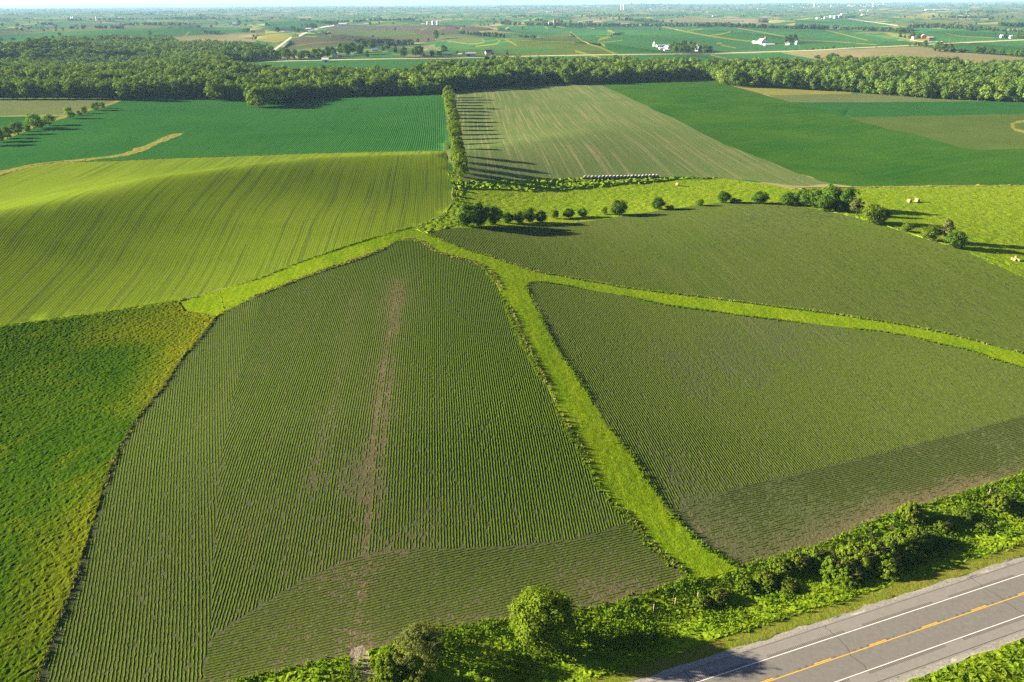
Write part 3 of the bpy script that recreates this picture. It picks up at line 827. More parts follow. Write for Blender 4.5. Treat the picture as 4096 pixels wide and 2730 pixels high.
def tube(pts, radii, sides=7):
    pts = np.asarray(pts, float)
    V, Fq = [], []
    for i, p in enumerate(pts):
        d = pts[min(i + 1, len(pts) - 1)] - pts[max(i - 1, 0)]
        d /= np.linalg.norm(d)
        a = np.cross(d, (0.3, 0.9, 0.1))
        a /= np.linalg.norm(a)
        b = np.cross(d, a)
        for k in range(sides):
            t = 2 * math.pi * k / sides
            V.append(p + radii[i] * (a * math.cos(t) + b * math.sin(t)))
    for i in range(len(pts) - 1):
        for k in range(sides):
            Fq.append((i * sides + k, i * sides + (k + 1) % sides, (i + 1) * sides + (k + 1) % sides, (i + 1) * sides + k))
    return np.array(V), np.array(Fq)

def join(parts):
    V, Fq, n = [], [], 0
    for v, f in parts:
        V.append(np.asarray(v, float))
        Fq.append(np.asarray(f) + n)
        n += len(v)
    return np.vstack(V), np.vstack(Fq)

def trunk_mesh(name, seed, H=10.0, W=8.0, r0=0.24, multi=1):
    r = np.random.default_rng(seed)
    parts = []
    for mth in range(multi):
        ang = r.uniform(0, 6.283)
        lean = 0.0 if multi == 1 else 0.28
        P = [np.array([0.12 * math.cos(ang) * (multi > 1), 0.12 * math.sin(ang) * (multi > 1), -0.25])]
        for k in range(1, 6):
            t = k / 5
            P.append(np.array([math.cos(ang) * lean * H * 0.5 * t, math.sin(ang) * lean * H * 0.5 * t, H * 0.75 * t]) + r.normal(size=3) * 0.02 * H * t * np.array([1, 1, 0]))
        parts.append(tube(P, [r0 * (1 - 0.82 * k / 5) / math.sqrt(multi) for k in range(6)]))
        for k in range(6):
            b0 = P[2 + k % 3]
            a = r.uniform(0, 6.283)
            L = W * r.uniform(0.25, 0.42)
            e = b0 + np.array([math.cos(a) * L, math.sin(a) * L, L * r.uniform(0.4, 0.9)])
            parts.append(tube([b0, (b0 + e) / 2 + np.array([0, 0, -0.05 * L]), e], [r0 * 0.4, r0 * 0.25, r0 * 0.08], 5))
    v, f = join(parts)
    return np_mesh(name, v, f, [BARK], smooth=True)

# prototypes: (crown mesh, trunk mesh), nominal height 10 m
PROTO = {}
def proto(key, n, mat, H=10.0, W=8.0, multi=1, **kw):
    PROTO[key] = [(crown_mesh(key + ' crown', 100 * len(PROTO) + i, H, W * (0.92 + 0.05 * i), mat=mat, **kw), trunk_mesh(key + ' trunk', 500 + 10 * len(PROTO) + i, H, W, multi=multi)) for i in range(n)]
proto('wood', 5, LEAF, W=7.4, base=0.0, lobes=30, per=50, leaf=0.42, lobe_r=0.21)
proto('hedge', 4, LEAF_FENCE, W=9.0, base=0.0, lobes=40, per=75, leaf=0.36)
proto('dark', 3, LEAF_DARK, W=10.0, base=0.0, lobes=48, per=85, leaf=0.36)
proto('bright', 3, LEAF_BRIGHT, W=11.0, base=0.0, lobes=40, per=90, leaf=0.40)
proto('olive', 2, LEAF_OLIVE, W=6.5, base=0.06, lobes=34, per=80, leaf=0.30)
proto('conifer', 2, CONIFER, W=4.6, base=0.06, lobes=60, per=40, leaf=0.30, shape='cone')
proto('farm', 3, LEAF_DARK, W=8.6, base=0.03, lobes=34, per=50, leaf=0.42)
proto('far', 3, LEAF_FAR, W=9.5, base=0.02, lobes=14, per=26, leaf=0.95, lobe_r=0.24)

def tree_at(name, key, p, H, W, label, group=None, category='tree', rz=None, variant=None):
    cr, tr = PROTO[key][random.randrange(len(PROTO[key])) if variant is None else variant]
    e = bpy.data.objects.new(name, None)
    COL.objects.link(e)
    e.empty_display_size = 0.5
    e.location = (p[0], p[1], p[2] - 0.05)
    e.rotation_euler = (0, 0, random.uniform(0, 6.28) if rz is None else rz)
    e.scale = (W, W, H / 10.0)
    e['label'] = label
    e['category'] = category
    if group:
        e['group'] = group
    t = obj('trunk', tr, e)
    c = obj('crown', cr, e)
    return e

def tree_px(name, key, x, y, hp, wp, label, group=None, category='tree'):
    p = at(x, y)
    k = depth(p) / F_PX
    Wn = {'wood': 7.4, 'hedge': 9.0, 'dark': 10.0, 'bright': 11.0, 'olive': 6.5, 'conifer': 4.6, 'farm': 8.6, 'far': 9.5}[key]
    # a tree seen from above shows less of its height
    dep = math.atan2(CAM_Z - p[2], math.hypot(p[0], p[1]))
    Wm = wp * k
    Hm = max((hp * k - 0.25 * Wm * math.sin(dep)) / math.cos(dep), 0.45 * Wm)
    return tree_at(name, key, p, Hm, Wm / Wn, label, group, category)

# ------------------------------------------------------------------ crop rows
def crop_rows(name, label, zones, step_near, hgt, width, vigor, seed, mat):
    r = np.random.default_rng(seed)
    VV, FF, n0 = [], [], 0
    for poly, th, spacing, excl, stp in zones:
        ax, al = np.array([math.cos(th), -math.sin(th)]), np.array([math.sin(th), math.cos(th)])
        a, b = poly @ ax, poly @ al
        A = np.arange(a.min() + spacing * 0.3, a.max(), spacing)
        B = np.arange(b.min(), b.max(), stp)
        gb, ga = np.meshgrid(B, A)
        gb = gb + r.uniform(-0.25, 0.25, gb.shape) * stp
        ga = ga + 0.03 * r.normal(size=ga.shape) + 0.10 * np.sin(gb / 17 + 0.3 * np.sin(ga / 30))
        X = ga * ax[0] + gb * al[0]
        Y = ga * ax[1] + gb * al[1]
        fx, fy = X.ravel(), Y.ravel()
        ok = inside(poly, fx, fy)
        for e in excl:
            ok &= ~inside(e, fx, fy)
        idx = np.nonzero(ok)[0]
        vis = in_view(np.stack([fx[idx], fy[idx]], 1), 1.04)
        ok[idx] = vis
        idx = np.nonzero(ok)[0]
        vg = np.zeros(len(fx))
        vg[idx] = vigor(fx[idx], fy[idx])
        ok &= r.uniform(size=len(fx)) < np.clip(vg * 1.6, 0, 0.985)
        ok = ok.reshape(X.shape)
        vg = vg.reshape(X.shape)
        seg = ok[:, :-1] & ok[:, 1:]
        need = np.zeros_like(ok)
        need[:, :-1] |= seg
        need[:, 1:] |= seg
        ids = np.full(X.shape, -1)
        m = int(need.sum())
        ids[need] = np.arange(m)
        x, y, g = X[need], Y[need], vg[need]
        z = h(x, y)
        sc = (0.55 + 0.6 * g) * r.uniform(0.8, 1.2, m) * (0.9 if abs(math.sin(th)) > 0.6 else 1.0)
        wl = width * 0.5 * (0.7 + 0.4 * g) * r.uniform(0.7, 1.3, m)
        wr = width * 0.5 * (0.7 + 0.4 * g) * r.uniform(0.7, 1.3, m)
        ro = r.normal(0, 0.03, m)
        top = np.column_stack([x + ax[0] * ro, y + ax[1] * ro, z + hgt * sc])
        le = np.column_stack([x - ax[0] * wl, y - ax[1] * wl, z + hgt * 0.25 * r.uniform(0, 1.3, m)])
        ri = np.column_stack([x + ax[0] * wr, y + ax[1] * wr, z + hgt * 0.25 * r.uniform(0, 1.3, m)])
        V = np.stack([le, top, ri], 1).reshape(-1, 3)
        i0 = ids[:, :-1][seg] * 3
        i1 = ids[:, 1:][seg] * 3
        # two alternating splits give the row a ragged, leafy surface
        f1 = np.stack([i0, i0 + 1, i1 + 1], 1)
        f2 = np.stack([i0, i1 + 1, i1], 1)
        f3 = np.stack([i0 + 1, i0 + 2, i1 + 1], 1)
        f4 = np.stack([i0 + 2, i1 + 2, i1 + 1], 1)
        VV.append(V)
        FF.append(np.vstack([f1, f2, f3, f4]) + n0)
        n0 += len(V)
    me = np_mesh(name, np.vstack(VV), np.vstack(FF), [mat])
    return obj(name, me, kind='stuff', label=label, category='crop')

G2 = lambda px: ground(np.asarray(px, float))[:, :2]
CFP = G2(cat(CF_TOP, CF_RIGHT, CF_BOT, CF_LEFT))
RFP = G2(cat(W2_BOT, rev(RF_BOT), rev(RF_LEFT)))
UFP = G2(cat(UF_TOP, rev(W2_TOP)))
ZL = G2(dens([(1075, 1100), (985, 1400), (930, 1600), (880, 1850), (862, 2100), (845, 2400), (838, 2560), (700, 3200), (-300, 3200), (300, 1500), (600, 1050)], 60))
ZB = G2(dens([(838, 2560), (1000, 2452), (1200, 2325), (1430, 2228), (1590, 2200), (2000, 2192), (2300, 2160), (2540, 2085), (2900, 2280), (2800, 2560), (1500, 3000), (700, 3200)], 60))
ZT = G2(cat(CF_TOP + np.array([0, -30]), [(1900, 1085), (1800, 1078), (1640, 1062), (1560, 1068), (1400, 1110), (1200, 1190), (1024, 1262), (900, 1330), (830, 1400)]))
tt = G2([(1024, 1220), (1483, 1045)])
TOPTH = math.atan2(tt[1, 0] - tt[0, 0], tt[1, 1] - tt[0, 1])
ZR = G2(dens([(2600, 2085), (2900, 1965), (3300, 1872), (3700, 1772), (4096, 1668), (4700, 1500), (4700, 1800), (4096, 1950), (2956, 2320)], 60))
TRK = [r_['poly'] for r_ in REG if r_['name'] == 'dirt_track']

def clip_poly(a, *ins):
    return a
class Zone:
    pass
def vig_c(x, y):
    return np.clip(0.92 + 0.35 * (wav(x, y, 13, 0.2) - 0.5) + 0.25 * (wav(x, y, 4.1, 1.2) - 0.5) - 0.62 * bare(x, y), 0.08, 1.2)
def vig_r(x, y):
    lanes = 0.5 + 0.5 * np.sin((x * math.cos(RFTH) - y * math.sin(RFTH)) / 2.9 + 1.5 * wav(x, y, 30))
    return np.clip(0.72 + 0.5 * (wav(x, y, 15, 0.9) - 0.5) - 0.10 * lanes - 0.42 * bare(x, y), 0.08, 1.2)
def vig_u(x, y):
    return np.clip(0.70 + 0.45 * (wav(x, y, 22, 0.5) - 0.5), 0.05, 1.2)

# the intersection of a zone with its field is taken by excluding everything outside the field
def zone_in(field, zone, th, sp, excl, stp):
    return (zone, th, sp, excl, stp, field)
def rows(name, label, zs, hgt, width, vigor, seed, mat):
    out = []
    for field, zone, th, sp, excl, stp in zs:
        out.append((field, zone, th, sp, excl, stp))
    # restrict by wrapping the vigor test
    r_z = []
    for field, zone, th, sp, excl, stp in out:
        poly = field if zone is None else zone
        r_z.append((poly, th, sp, excl, stp))
    def make(field_of):
        return vigor
    def vg(x, y):
        v = vigor(x, y)
        v[~inside(zs[0][0], x, y)] = 0
        return v
    return crop_rows(name, label, r_z, 0.4, hgt, width, vg, seed, mat)
rows('soybean_rows', 'rows of young soybean plants filling the central field', [
    (CFP, None, NS, 0.54, [ZL, ZB] + TRK, 0.50), (CFP, ZL, LBTH, 0.56, [ZB] + TRK, 0.48),
    (CFP, ZB, R(72), 0.54, [] + TRK, 0.48)], 0.062, 0.29, vig_c, 21, SOYLEAF)
rows('soybean_rows', 'thin rows of young soybeans right of the grass waterway', [
    (RFP, None, RFTH, 0.54, [ZR], 0.6), (RFP, ZR, ROAD_TH, 0.54, [], 0.55)], 0.07, 0.25, vig_r, 22, SOYLEAF_R)
rows('soybean_rows', 'fine rows of young soybeans on the upper field below the fence trees', [
    (UFP, None, RFTH, 0.60, [], 1.1)], 0.07, 0.25, vig_u, 23, SOYLEAF_R)
# ------------------------------------------------------------------ grass tufts along edges
def tufts(name, label, lines, per_m, hgt, width, mat, seed, blades=5, keep=None):
    r = np.random.default_rng(seed)
    C = []
    for ln in lines:
        ln = np.asarray(ln)
        d = np.hypot(*np.diff(ln, axis=0).T)
        L = np.concatenate([[0], np.cumsum(d)])
        n = int(L[-1] * per_m)
        s = r.uniform(0, L[-1], n)
        # gaps so that the fringe comes and goes
        s = s[(np.sin(s / 5.3 + r.uniform(0, 6)) + np.sin(s / 13.0 + r.uniform(0, 6)) + r.normal(0, 0.7, n)) > -0.5]
        x = np.interp(s, L, ln[:, 0]) + r.normal(0, width, len(s))
        y = np.interp(s, L, ln[:, 1]) + r.normal(0, width, len(s))
        C.append(np.stack([x, y], 1))
    C = np.vstack(C)
    C = C[in_view(C, 1.05)]
    if keep is not None:
        C = C[keep(C[:, 0], C[:, 1])]
    k = len(C)
    z = h(C[:, 0], C[:, 1])
    V, Fq = [], []
    for b in range(blades):
        a = r.uniform(0, 6.283, k)
        hh = hgt * r.uniform(0.5, 1.25, k)
        ln = hh * r.uniform(0.2, 0.7, k)
        wd = 0.16 * r.uniform(0.6, 1.3, k) * (hgt / 0.6)
        ox, oy = r.normal(0, 0.12, k), r.normal(0, 0.12, k)
        bx, by = C[:, 0] + ox, C[:, 1] + oy
        ca, sa = np.cos(a), np.sin(a)
        p0 = np.column_stack([bx - sa * wd, by + ca * wd, z - 0.02])
        p1 = np.column_stack([bx + sa * wd, by - ca * wd, z - 0.02])
        p2 = np.column_stack([bx + ca * ln, by + sa * ln, z + hh])
        V.append(np.stack([p0, p1, p2], 1).reshape(-1, 3))
    V = np.vstack(V)
    Fq = np.arange(len(V)).reshape(-1, 3)
    return obj(name, np_mesh(name, V, Fq, [mat]), kind='stuff', label=label, category='grass')

tufts('dry_grass', 'straw coloured grass fringe along the edges of the waterways', [G2(CF_LEFT[CF_LEFT[:, 0] > 30]), G2(CF_TOP), G2(CF_TOP + np.array([0, -6])), G2(CF_RIGHT + np.array([10, 0])), G2(W2_TOP), G2(H1_TOP[H1_TOP[:, 0] > -60])], 4.5, 0.55, 0.25, DRYGRASS, 31)
tufts('green_grass', 'bright green grass fringe beside the waterways', [G2(RF_LEFT), G2(W2_BOT), G2(W2_TOP), G2(CF_RIGHT + np.array([-6, 2])), G2(W0_TOP), G2(CF_BOT), G2(RF_BOT)], 6.0, 0.5, 0.35, GREENGRASS, 32)

# ------------------------------------------------------------------ weeds and grass of the roadside
def scatter(poly, n, seed):
    r = np.random.default_rng(seed)
    b0, b1 = poly.min(0), poly.max(0)
    p = r.uniform(b0, b1, (n, 2))
    p = p[inside(poly, p[:, 0], p[:, 1])]
    return p[in_view(p, 1.05)]

VERGE = [q for q in REG if q['name'] == 'verge']
def weeds():
    r = np.random.default_rng(41)
    P = scatter(VERGE[0]['poly'], 200000, 42)
    d = road_dist(P[:, 0], P[:, 1])
    dens_ = np.clip(wav(P[:, 0], P[:, 1], 2.3, 0.3) * 1.6 - 0.55, 0, 1) * sstep(7.5, 11, d)
    P = P[r.uniform(size=len(P)) < dens_][:2200]
    C, Nn = [], []
    for i in range(len(P)):
        k = 9
        q = r.normal(size=(k, 3))
        q /= np.linalg.norm(q, axis=1)[:, None]
        hh = 0.25 + 0.55 * r.uniform()
        c = np.array([P[i, 0], P[i, 1], 0]) + q * np.array([0.42, 0.42, 0.3]) + np.array([0, 0, hh])
        C.append(c)
        Nn.append(q + np.array([0, 0, 0.5]))
    C = np.vstack(C)
    C[:, 2] += h(C[:, 0], C[:, 1])
    v, f = leaves(C, np.vstack(Nn), 0.20, 43)
    obj('weeds', np_mesh('weeds', v, f, [WEED]), kind='stuff', label='leafy green weeds covering the roadside bank', category='weeds')
weeds()

def area_tufts(name, label, poly, n, hgt, mat, seed, fn=None):
    P = scatter(poly, n, seed)
    if fn is not None:
        P = P[np.random.default_rng(seed + 1).uniform(size=len(P)) < fn(P[:, 0], P[:, 1])]
    r = np.random.default_rng(seed + 2)
    k = len(P)
    z = h(P[:, 0], P[:, 1])
    V = []
    for b in range(3):
        a = r.uniform(0, 6.283, k)
        hh = hgt * r.uniform(0.5, 1.3, k)
        ln = hh * r.uniform(0.3, 0.9, k)
        wd = hgt * 0.22 * r.uniform(0.6, 1.3, k)
        bx, by = P[:, 0] + r.normal(0, 0.1, k), P[:, 1] + r.normal(0, 0.1, k)
        ca, sa = np.cos(a), np.sin(a)
        V.append(np.stack([np.column_stack([bx - sa * wd, by + ca * wd, z]), np.column_stack([bx + sa * wd, by - ca * wd, z]), np.column_stack([bx + ca * ln, by + sa * ln, z + hh])], 1).reshape(-1, 3))
    V = np.vstack(V)
    return obj(name, np_mesh(name, V, np.arange(len(V)).reshape(-1, 3), [mat]), kind='stuff', label=label, category='grass')
area_tufts('tall_grass', 'tall bright grass on the bank above the road', VERGE[0]['poly'], 90000, 0.55, GREENGRASS, 51, lambda x, y: np.clip(wav(x, y, 3.1, 2.2) * 1.8 - 0.3, 0.05, 1) * sstep(5.2, 6.4, road_dist(x, y)))
area_tufts('tall_grass', 'tall bright grass on the bank beyond the road', VERGE[1]['poly'], 30000, 0.5, GREENGRASS, 54, lambda x, y: sstep(10.6, 11.6, -road_dist(x, y)))

# ------------------------------------------------------------------ near trees and shrubs
proto('near', 1, LEAF_NEAR, W=10.5, base=0.05, lobes=120, per=115, leaf=0.20, lobe_r=0.125)
proto('spiky', 1, LEAF_OLIVE, H=10, W=14, base=0.0, lobes=240, per=40, leaf=0.20, shape='spiky', multi=4)
proto('thicket', 3, LEAF_NEAR, H=10, W=20, base=0.0, lobes=150, per=60, leaf=0.42, shape='thicket', lobe_r=0.06, multi=4)
proto('thicket_bright', 2, LEAF_BRIGHT, H=10, W=20, base=0.0, lobes=120, per=60, leaf=0.50, shape='thicket', lobe_r=0.07, multi=4)
def near(name, key, x, y, Wm, Hm, label, group=None, category='shrub'):
    Wn = {'near': 10.5, 'spiky': 14, 'thicket': 20, 'thicket_bright': 20}[key]
    return tree_at(name, key, at(x, y), Hm, Wm / Wn, label, group, category)
near('roadside_tree', 'near', 2172, 2592, 11.6, 11.0, 'large round golden green tree on the bank, its long shadow reaching the road', category='tree')
near('willow_shrub', 'spiky', 1690, 2648, 9.0, 6.2, 'wispy olive shrub with arching branches beside the round roadside tree')
near('leafy_bush', 'thicket_bright', 1562, 2672, 5.2, 3.0, 'bright green bush where the dirt track meets the field')
near('leafy_bush', 'thicket_bright', 1556, 2740, 5.0, 2.2, 'low bright bush hugging the lower end of the dirt track')
near('leafy_bush', 'thicket_bright', 1640, 2760, 6.0, 2.0, 'low bright bush under the wispy olive shrub')
SG = 'rounded shrubs of the roadside thicket'
for i, (x, y, W_, H_) in enumerate([(3345, 2300, 7.0, 4.0), (3425, 2268, 8.0, 5.0), (3510, 2255, 8.0, 5.4), (3600, 2215, 7.5, 5.0), (3660, 2180, 6.0, 3.8), (3390, 2330, 5.5, 2.8), (3540, 2290, 6.0, 3.4)]):
    near('thicket_shrub', 'thicket', x, y, W_, H_, 'rounded golden green shrub of the dense thicket between field and road', SG)
near('willow_bush', 'thicket_bright', 3640, 2070, 5.0, 3.6, 'yellow green bush standing at the field corner of the thicket')
near('willow_bush', 'thicket_bright', 3995, 2035, 4.6, 3.6, 'yellow green bush by the fence post far along the bank')
SG2 = 'low shrubs of the weedy bank'
for x, y, W_, H_ in [(3120, 2275, 5.0, 2.2), (3190, 2262, 5.0, 2.6), (3260, 2240, 5.0, 2.6), (3060, 2330, 5.0, 1.8), (2985, 2350, 4.0, 1.5), (2870, 2400, 4.5, 2.0), (2810, 2420, 3.5, 1.8), (3150, 2360, 4.0, 1.6)]:
    near('low_shrub', 'thicket_bright', x, y, W_, H_, 'low leafy shrub on the weedy bank left of the thicket', SG2)
for x, y, W_, H_ in [(3760, 2110, 5.0, 1.8), (3850, 2070, 4.6, 1.6), (3930, 2120, 4.2, 1.4), (4050, 2040, 5.0, 1.9)]:
    near('low_shrub', 'thicket_bright', x, y, W_, H_, 'low leafy shrub on the bank right of the thicket', 'low shrubs right of the thicket')

# ------------------------------------------------------------------ trees of the fence lines
FG = 'trees along the fence between pasture and upper field'
for x, y, hp, wp, key, lab in [
    (1868, 905, 95, 92, 'dark', 'broad dark tree at the left end of the pasture fence'), (1922, 903, 100, 92, 'dark', 'tallest dark tree in the clump at the left end of the pasture fence'), (1978, 900, 80, 70, 'dark', 'rounded dark tree closing the clump at the left end of the pasture fence')]:
    tree_px('fence_tree', key, x, y, hp, wp, lab)
for x, y, hp, wp in [(2030, 893, 48, 56), (2075, 893, 52, 54), (2118, 890, 64, 56), (2163, 890, 50, 50)]:
    tree_px('fence_tree', 'dark', x, y, hp, wp, 'dark bushy tree in the low row beside the large fence clump', 'low dark row beside the large fence clump')
for x, y, hp, wp, lab in [
    (2217, 874, 42, 42, 'small round tree first past the dark row on the fence'), (2274, 872, 40, 48, 'second small round tree past the dark row on the fence'), (2328, 868, 38, 46, 'third small round tree past the dark row on the fence'),
    (2418, 858, 34, 28, 'slim young tree beside the large lone fence tree'), (2472, 861, 64, 72, 'large lone round tree on the pasture fence with bright grass behind'), (2632, 838, 52, 60, 'open ragged tree on the fence halfway to the dark grove'),
    (2800, 824, 30, 38, 'small yellowish bush on the fence before the crest'), (2893, 812, 50, 52, 'upright round tree on the crest of the fence'), (3038, 814, 50, 68, 'broad round tree on the fence just before the dark grove')]:
    tree_px('fence_tree', 'hedge' if wp < 45 else 'dark', x, y, hp, wp, lab)
tree_px('fence_bush', 'hedge', 2680, 838, 20, 34, 'low bush in the shade beside the ragged fence tree', category='bush')
tree_px('fence_bush', 'hedge', 2940, 812, 20, 44, 'low bush between the two crest trees of the fence', category='bush')
for x, y, hp, wp in [(3150, 822, 58, 70), (3205, 825, 72, 78), (3262, 830, 80, 84), (3320, 836, 104, 110), (3378, 842, 98, 100), (3300, 845, 66, 80)]:
    tree_px('grove_tree', 'dark', x, y, hp, wp, 'dark leafy tree of the grove on the pasture fence', 'dark grove on the pasture fence')
tree_px('grove_tree', 'olive', 3425, 862, 74, 60, 'dull olive tree at the right flank of the dark grove')
tree_px('grove_tree', 'bright', 3490, 895, 84, 96, 'pale yellow green tree below the dark grove')
tree_px('grove_tree', 'bright', 3530, 890, 60, 60, 'smaller pale green tree tucked behind the yellow green tree')
tree_px('fence_bush', 'bright', 3627, 928, 38, 54, 'rounded green bush alone on the fence past the grove', category='bush')
tree_px('fence_tree', 'hedge', 3718, 962, 66, 74, 'spreading green tree in the last fence clump')
tree_px('fence_tree', 'olive', 3778, 968, 100, 60, 'tall feathery olive tree in the last fence clump')
tree_px('fence_tree', 'dark', 3822, 992, 74, 84, 'round dark tree in the last fence clump')
for y in (393, 402, 412, 423, 435, 447, 460, 474, 489, 505, 522, 540, 559, 579, 600, 622, 645, 668, 690, 708):
    tree_px('hedgerow_tree', 'hedge', 1797 + (y - 395) * 0.15 + random.uniform(-3, 3), y, 54 + (y - 395) * 0.08 + random.uniform(-10, 10), 45 + (y - 395) * 0.06, 'leafy green tree in the straight hedgerow between soybeans and hay', 'trees of the straight hedgerow')
for x, y in ((1812, 738), (1822, 760), (1816, 785), (1826, 806), (1832, 830)):
    tree_px('hedgerow_bush', 'hedge', x, y, 16, 22, 'low bush at the lower end of the straight hedgerow', 'low bushes ending the hedgerow', 'bush')
LG = 'trees on the fence line of the left soybean field'
for x, y, hp, wp in [(-40, 585, 70, 60), (-5, 570, 62, 58), (30, 556, 52, 50), (73, 540, 58, 50), (112, 527, 30, 32), (137, 520, 68, 58), (168, 513, 46, 40), (198, 503, 48, 52), (282, 475, 48, 44), (318, 463, 20, 26), (340, 455, 30, 26), (385, 442, 36, 38), (410, 434, 26, 24)]:
    tree_px('field_tree', 'wood', x, y, hp, wp, 'tree on the slanting fence line left of the dense soybeans', LG)

# ------------------------------------------------------------------ the woods
FRONT = [[(-60, 400), (480, 396)], [(525, 394), (830, 390)], [(838, 396), (985, 400)], [(995, 430), (1060, 425), (1180, 402), (1300, 390), (1770, 378)], [(1800, 366), (2050, 346), (2235, 336)], [(2250, 334), (2360, 338)], [(2372, 336), (2800, 316)],
         [(2832, 312), (2920, 345), (3000, 350), (3180, 358), (3330, 366), (3450, 374), (3700, 394), (3900, 404), (4130, 412)]]
for ln in FRONT:
    w_ = ground(spline(ln, 6))
    d_ = np.concatenate([[0], np.cumsum(np.hypot(*np.diff(w_[:, :2], axis=0).T))])
    s_ = 3.0
    while s_ < d_[-1]:
        x_ = np.interp(s_, d_, w_[:, 0]) + random.uniform(-1.5, 1.5)
        y_ = np.interp(s_, d_, w_[:, 1]) + random.uniform(-1, 3)
        H_ = random.uniform(14, 21)
        tree_at('woodland_tree', 'wood', (x_, y_, float(h(x_, y_))), H_, H_ / 10 * random.uniform(0.85, 1.15), 'leafy tree in the front row of the woods behind the fields', 'front row of the woods')
        s_ += random.uniform(6.5, 10.5)
for x, y, hp, wp, lab in [(500, 400, 80, 74, 'large pale round tree standing out from the woods at the end of the field fence'), (868, 402, 88, 84, 'bulging pale tree at the first corner of the woods'), (1035, 432, 84, 88, 'bulging pale tree at the corner where the woods step towards the field'), (2278, 340, 92, 80, 'large pale tree standing before the woods at the hay field')]:
    tree_px('edge_tree', 'wood', x, y, hp, wp, lab)

def instancer(name, label, pts, scales, keys, category, seed):
    """one object whose points carry copies of the given crowns"""
    pts = np.asarray(pts)
    me = bpy.data.meshes.new(name)
    me.vertices.add(len(pts))
    me.vertices.foreach_set('co', np.ascontiguousarray(pts, np.float32).ravel())
    a = me.attributes.new('size', 'FLOAT', 'POINT')
    a.data.foreach_set('value', np.ascontiguousarray(scales, np.float32))
    o = obj(name, me, kind='stuff', label=label, category=category)
    ng = bpy.data.node_groups.new(name, 'GeometryNodeTree')
    ng.interface.new_socket('Geometry', in_out='INPUT', socket_type='NodeSocketGeometry')
    ng.interface.new_socket('Geometry', in_out='OUTPUT', socket_type='NodeSocketGeometry')
    N, Lk = ng.nodes, ng.links
    gi, go = N.new('NodeGroupInput'), N.new('NodeGroupOutput')
    jn = N.new('GeometryNodeGeometryToInstance')
    for src in keys:
        oi = N.new('GeometryNodeObjectInfo')
        oi.transform_space = 'ORIGINAL'
        oi.inputs['Object'].default_value = src
        oi.inputs['As Instance'].default_value = False
        Lk.new(oi.outputs['Geometry'], jn.inputs[0])
    ip = N.new('GeometryNodeInstanceOnPoints')
    ip.inputs['Pick Instance'].default_value = True
    Lk.new(gi.outputs[0], ip.inputs['Points'])
    Lk.new(jn.outputs[0], ip.inputs['Instance'])
    ri = N.new('FunctionNodeRandomValue')
    ri.data_type = 'INT'
    ri.inputs[4].default_value = 0
    ri.inputs[5].default_value = len(keys) - 1
    ri.inputs['Seed'].default_value = seed
    Lk.new(ri.outputs[2], ip.inputs['Instance Index'])
    rr = N.new('FunctionNodeRandomValue')
    rr.data_type = 'FLOAT_VECTOR'
    rr.inputs[0].default_value = (0, 0, 0)
    rr.inputs[1].default_value = (0, 0, 6.283)
    rr.inputs['Seed'].default_value = seed + 3
    Lk.new(rr.outputs[0], ip.inputs['Rotation'])
    na = N.new('GeometryNodeInputNamedAttribute')
    na.data_type = 'FLOAT'
    na.inputs['Name'].default_value = 'size'
    Lk.new(na.outputs[0], ip.inputs['Scale'])
    Lk.new(ip.outputs[0], go.inputs[0])
    md = o.modifiers.new('copies', 'NODES')
    md.node_group = ng
    return o

def crowns_of(key, n=None):
    """crown objects already standing in the scene, one for each variant"""
    res = {}
    ms = [c.name for c, t in PROTO[key]]
    for o in bpy.data.objects:
        if o.type == 'MESH' and o.data.name in ms and o.data.name not in res:
            res[o.data.name] = o
    return list(res.values())

WOODS = [[(-150, 392), (480, 390), (830, 385), (990, 394), (1000, 424), (1170, 398), (1300, 386), (1300, 318), (1000, 312), (940, 296), (900, 256), (1040, 245), (1090, 222), (1000, 205), (900, 196), (720, 192), (690, 172), (500, 164), (380, 172), (250, 182), (100, 200), (-150, 225)],
         [(1170, 392), (1770, 374), (1780, 300), (1660, 322), (1280, 322)], [(1690, 305), (1760, 290), (2000, 276), (2400, 272), (2790, 286), (2800, 313), (2370, 333), (2235, 332), (2050, 342), (1800, 363), (1760, 372)],
         [(2815, 306), (2850, 290), (3300, 284), (3400, 276), (3700, 284), (4096, 292), (4300, 298), (4300, 418), (4096, 409), (3700, 390), (3450, 370), (3180, 354), (2920, 341), (2838, 309)]]
wp_ = []
for q in WOODS:
    poly = G2(dens(q, 30))
    b0, b1 = poly.min(0), poly.max(0)
    gp = grid_pts(b0[0], b1[0], b0[1], b1[1], 8.6)
    gp = gp[inside(poly, gp[:, 0], gp[:, 1])]
    gp = gp[in_view(gp, 1.06)]
    wp_.append(gp)
wp_ = np.vstack(wp_)
# a few openings
wp_ = wp_[(wav(wp_[:, 0], wp_[:, 1], 37, 0.7) > 0.10)]
wsz = rng.uniform(1.05, 2.15, len(wp_)) * (0.85 + 0.3 * wav(wp_[:, 0], wp_[:, 1], 29, 1.4))
instancer('woodland', 'dense green woods stretching behind the front row of trees', np.column_stack([wp_, h(wp_[:, 0], wp_[:, 1])]), wsz, crowns_of('wood'), 'woods', 5)

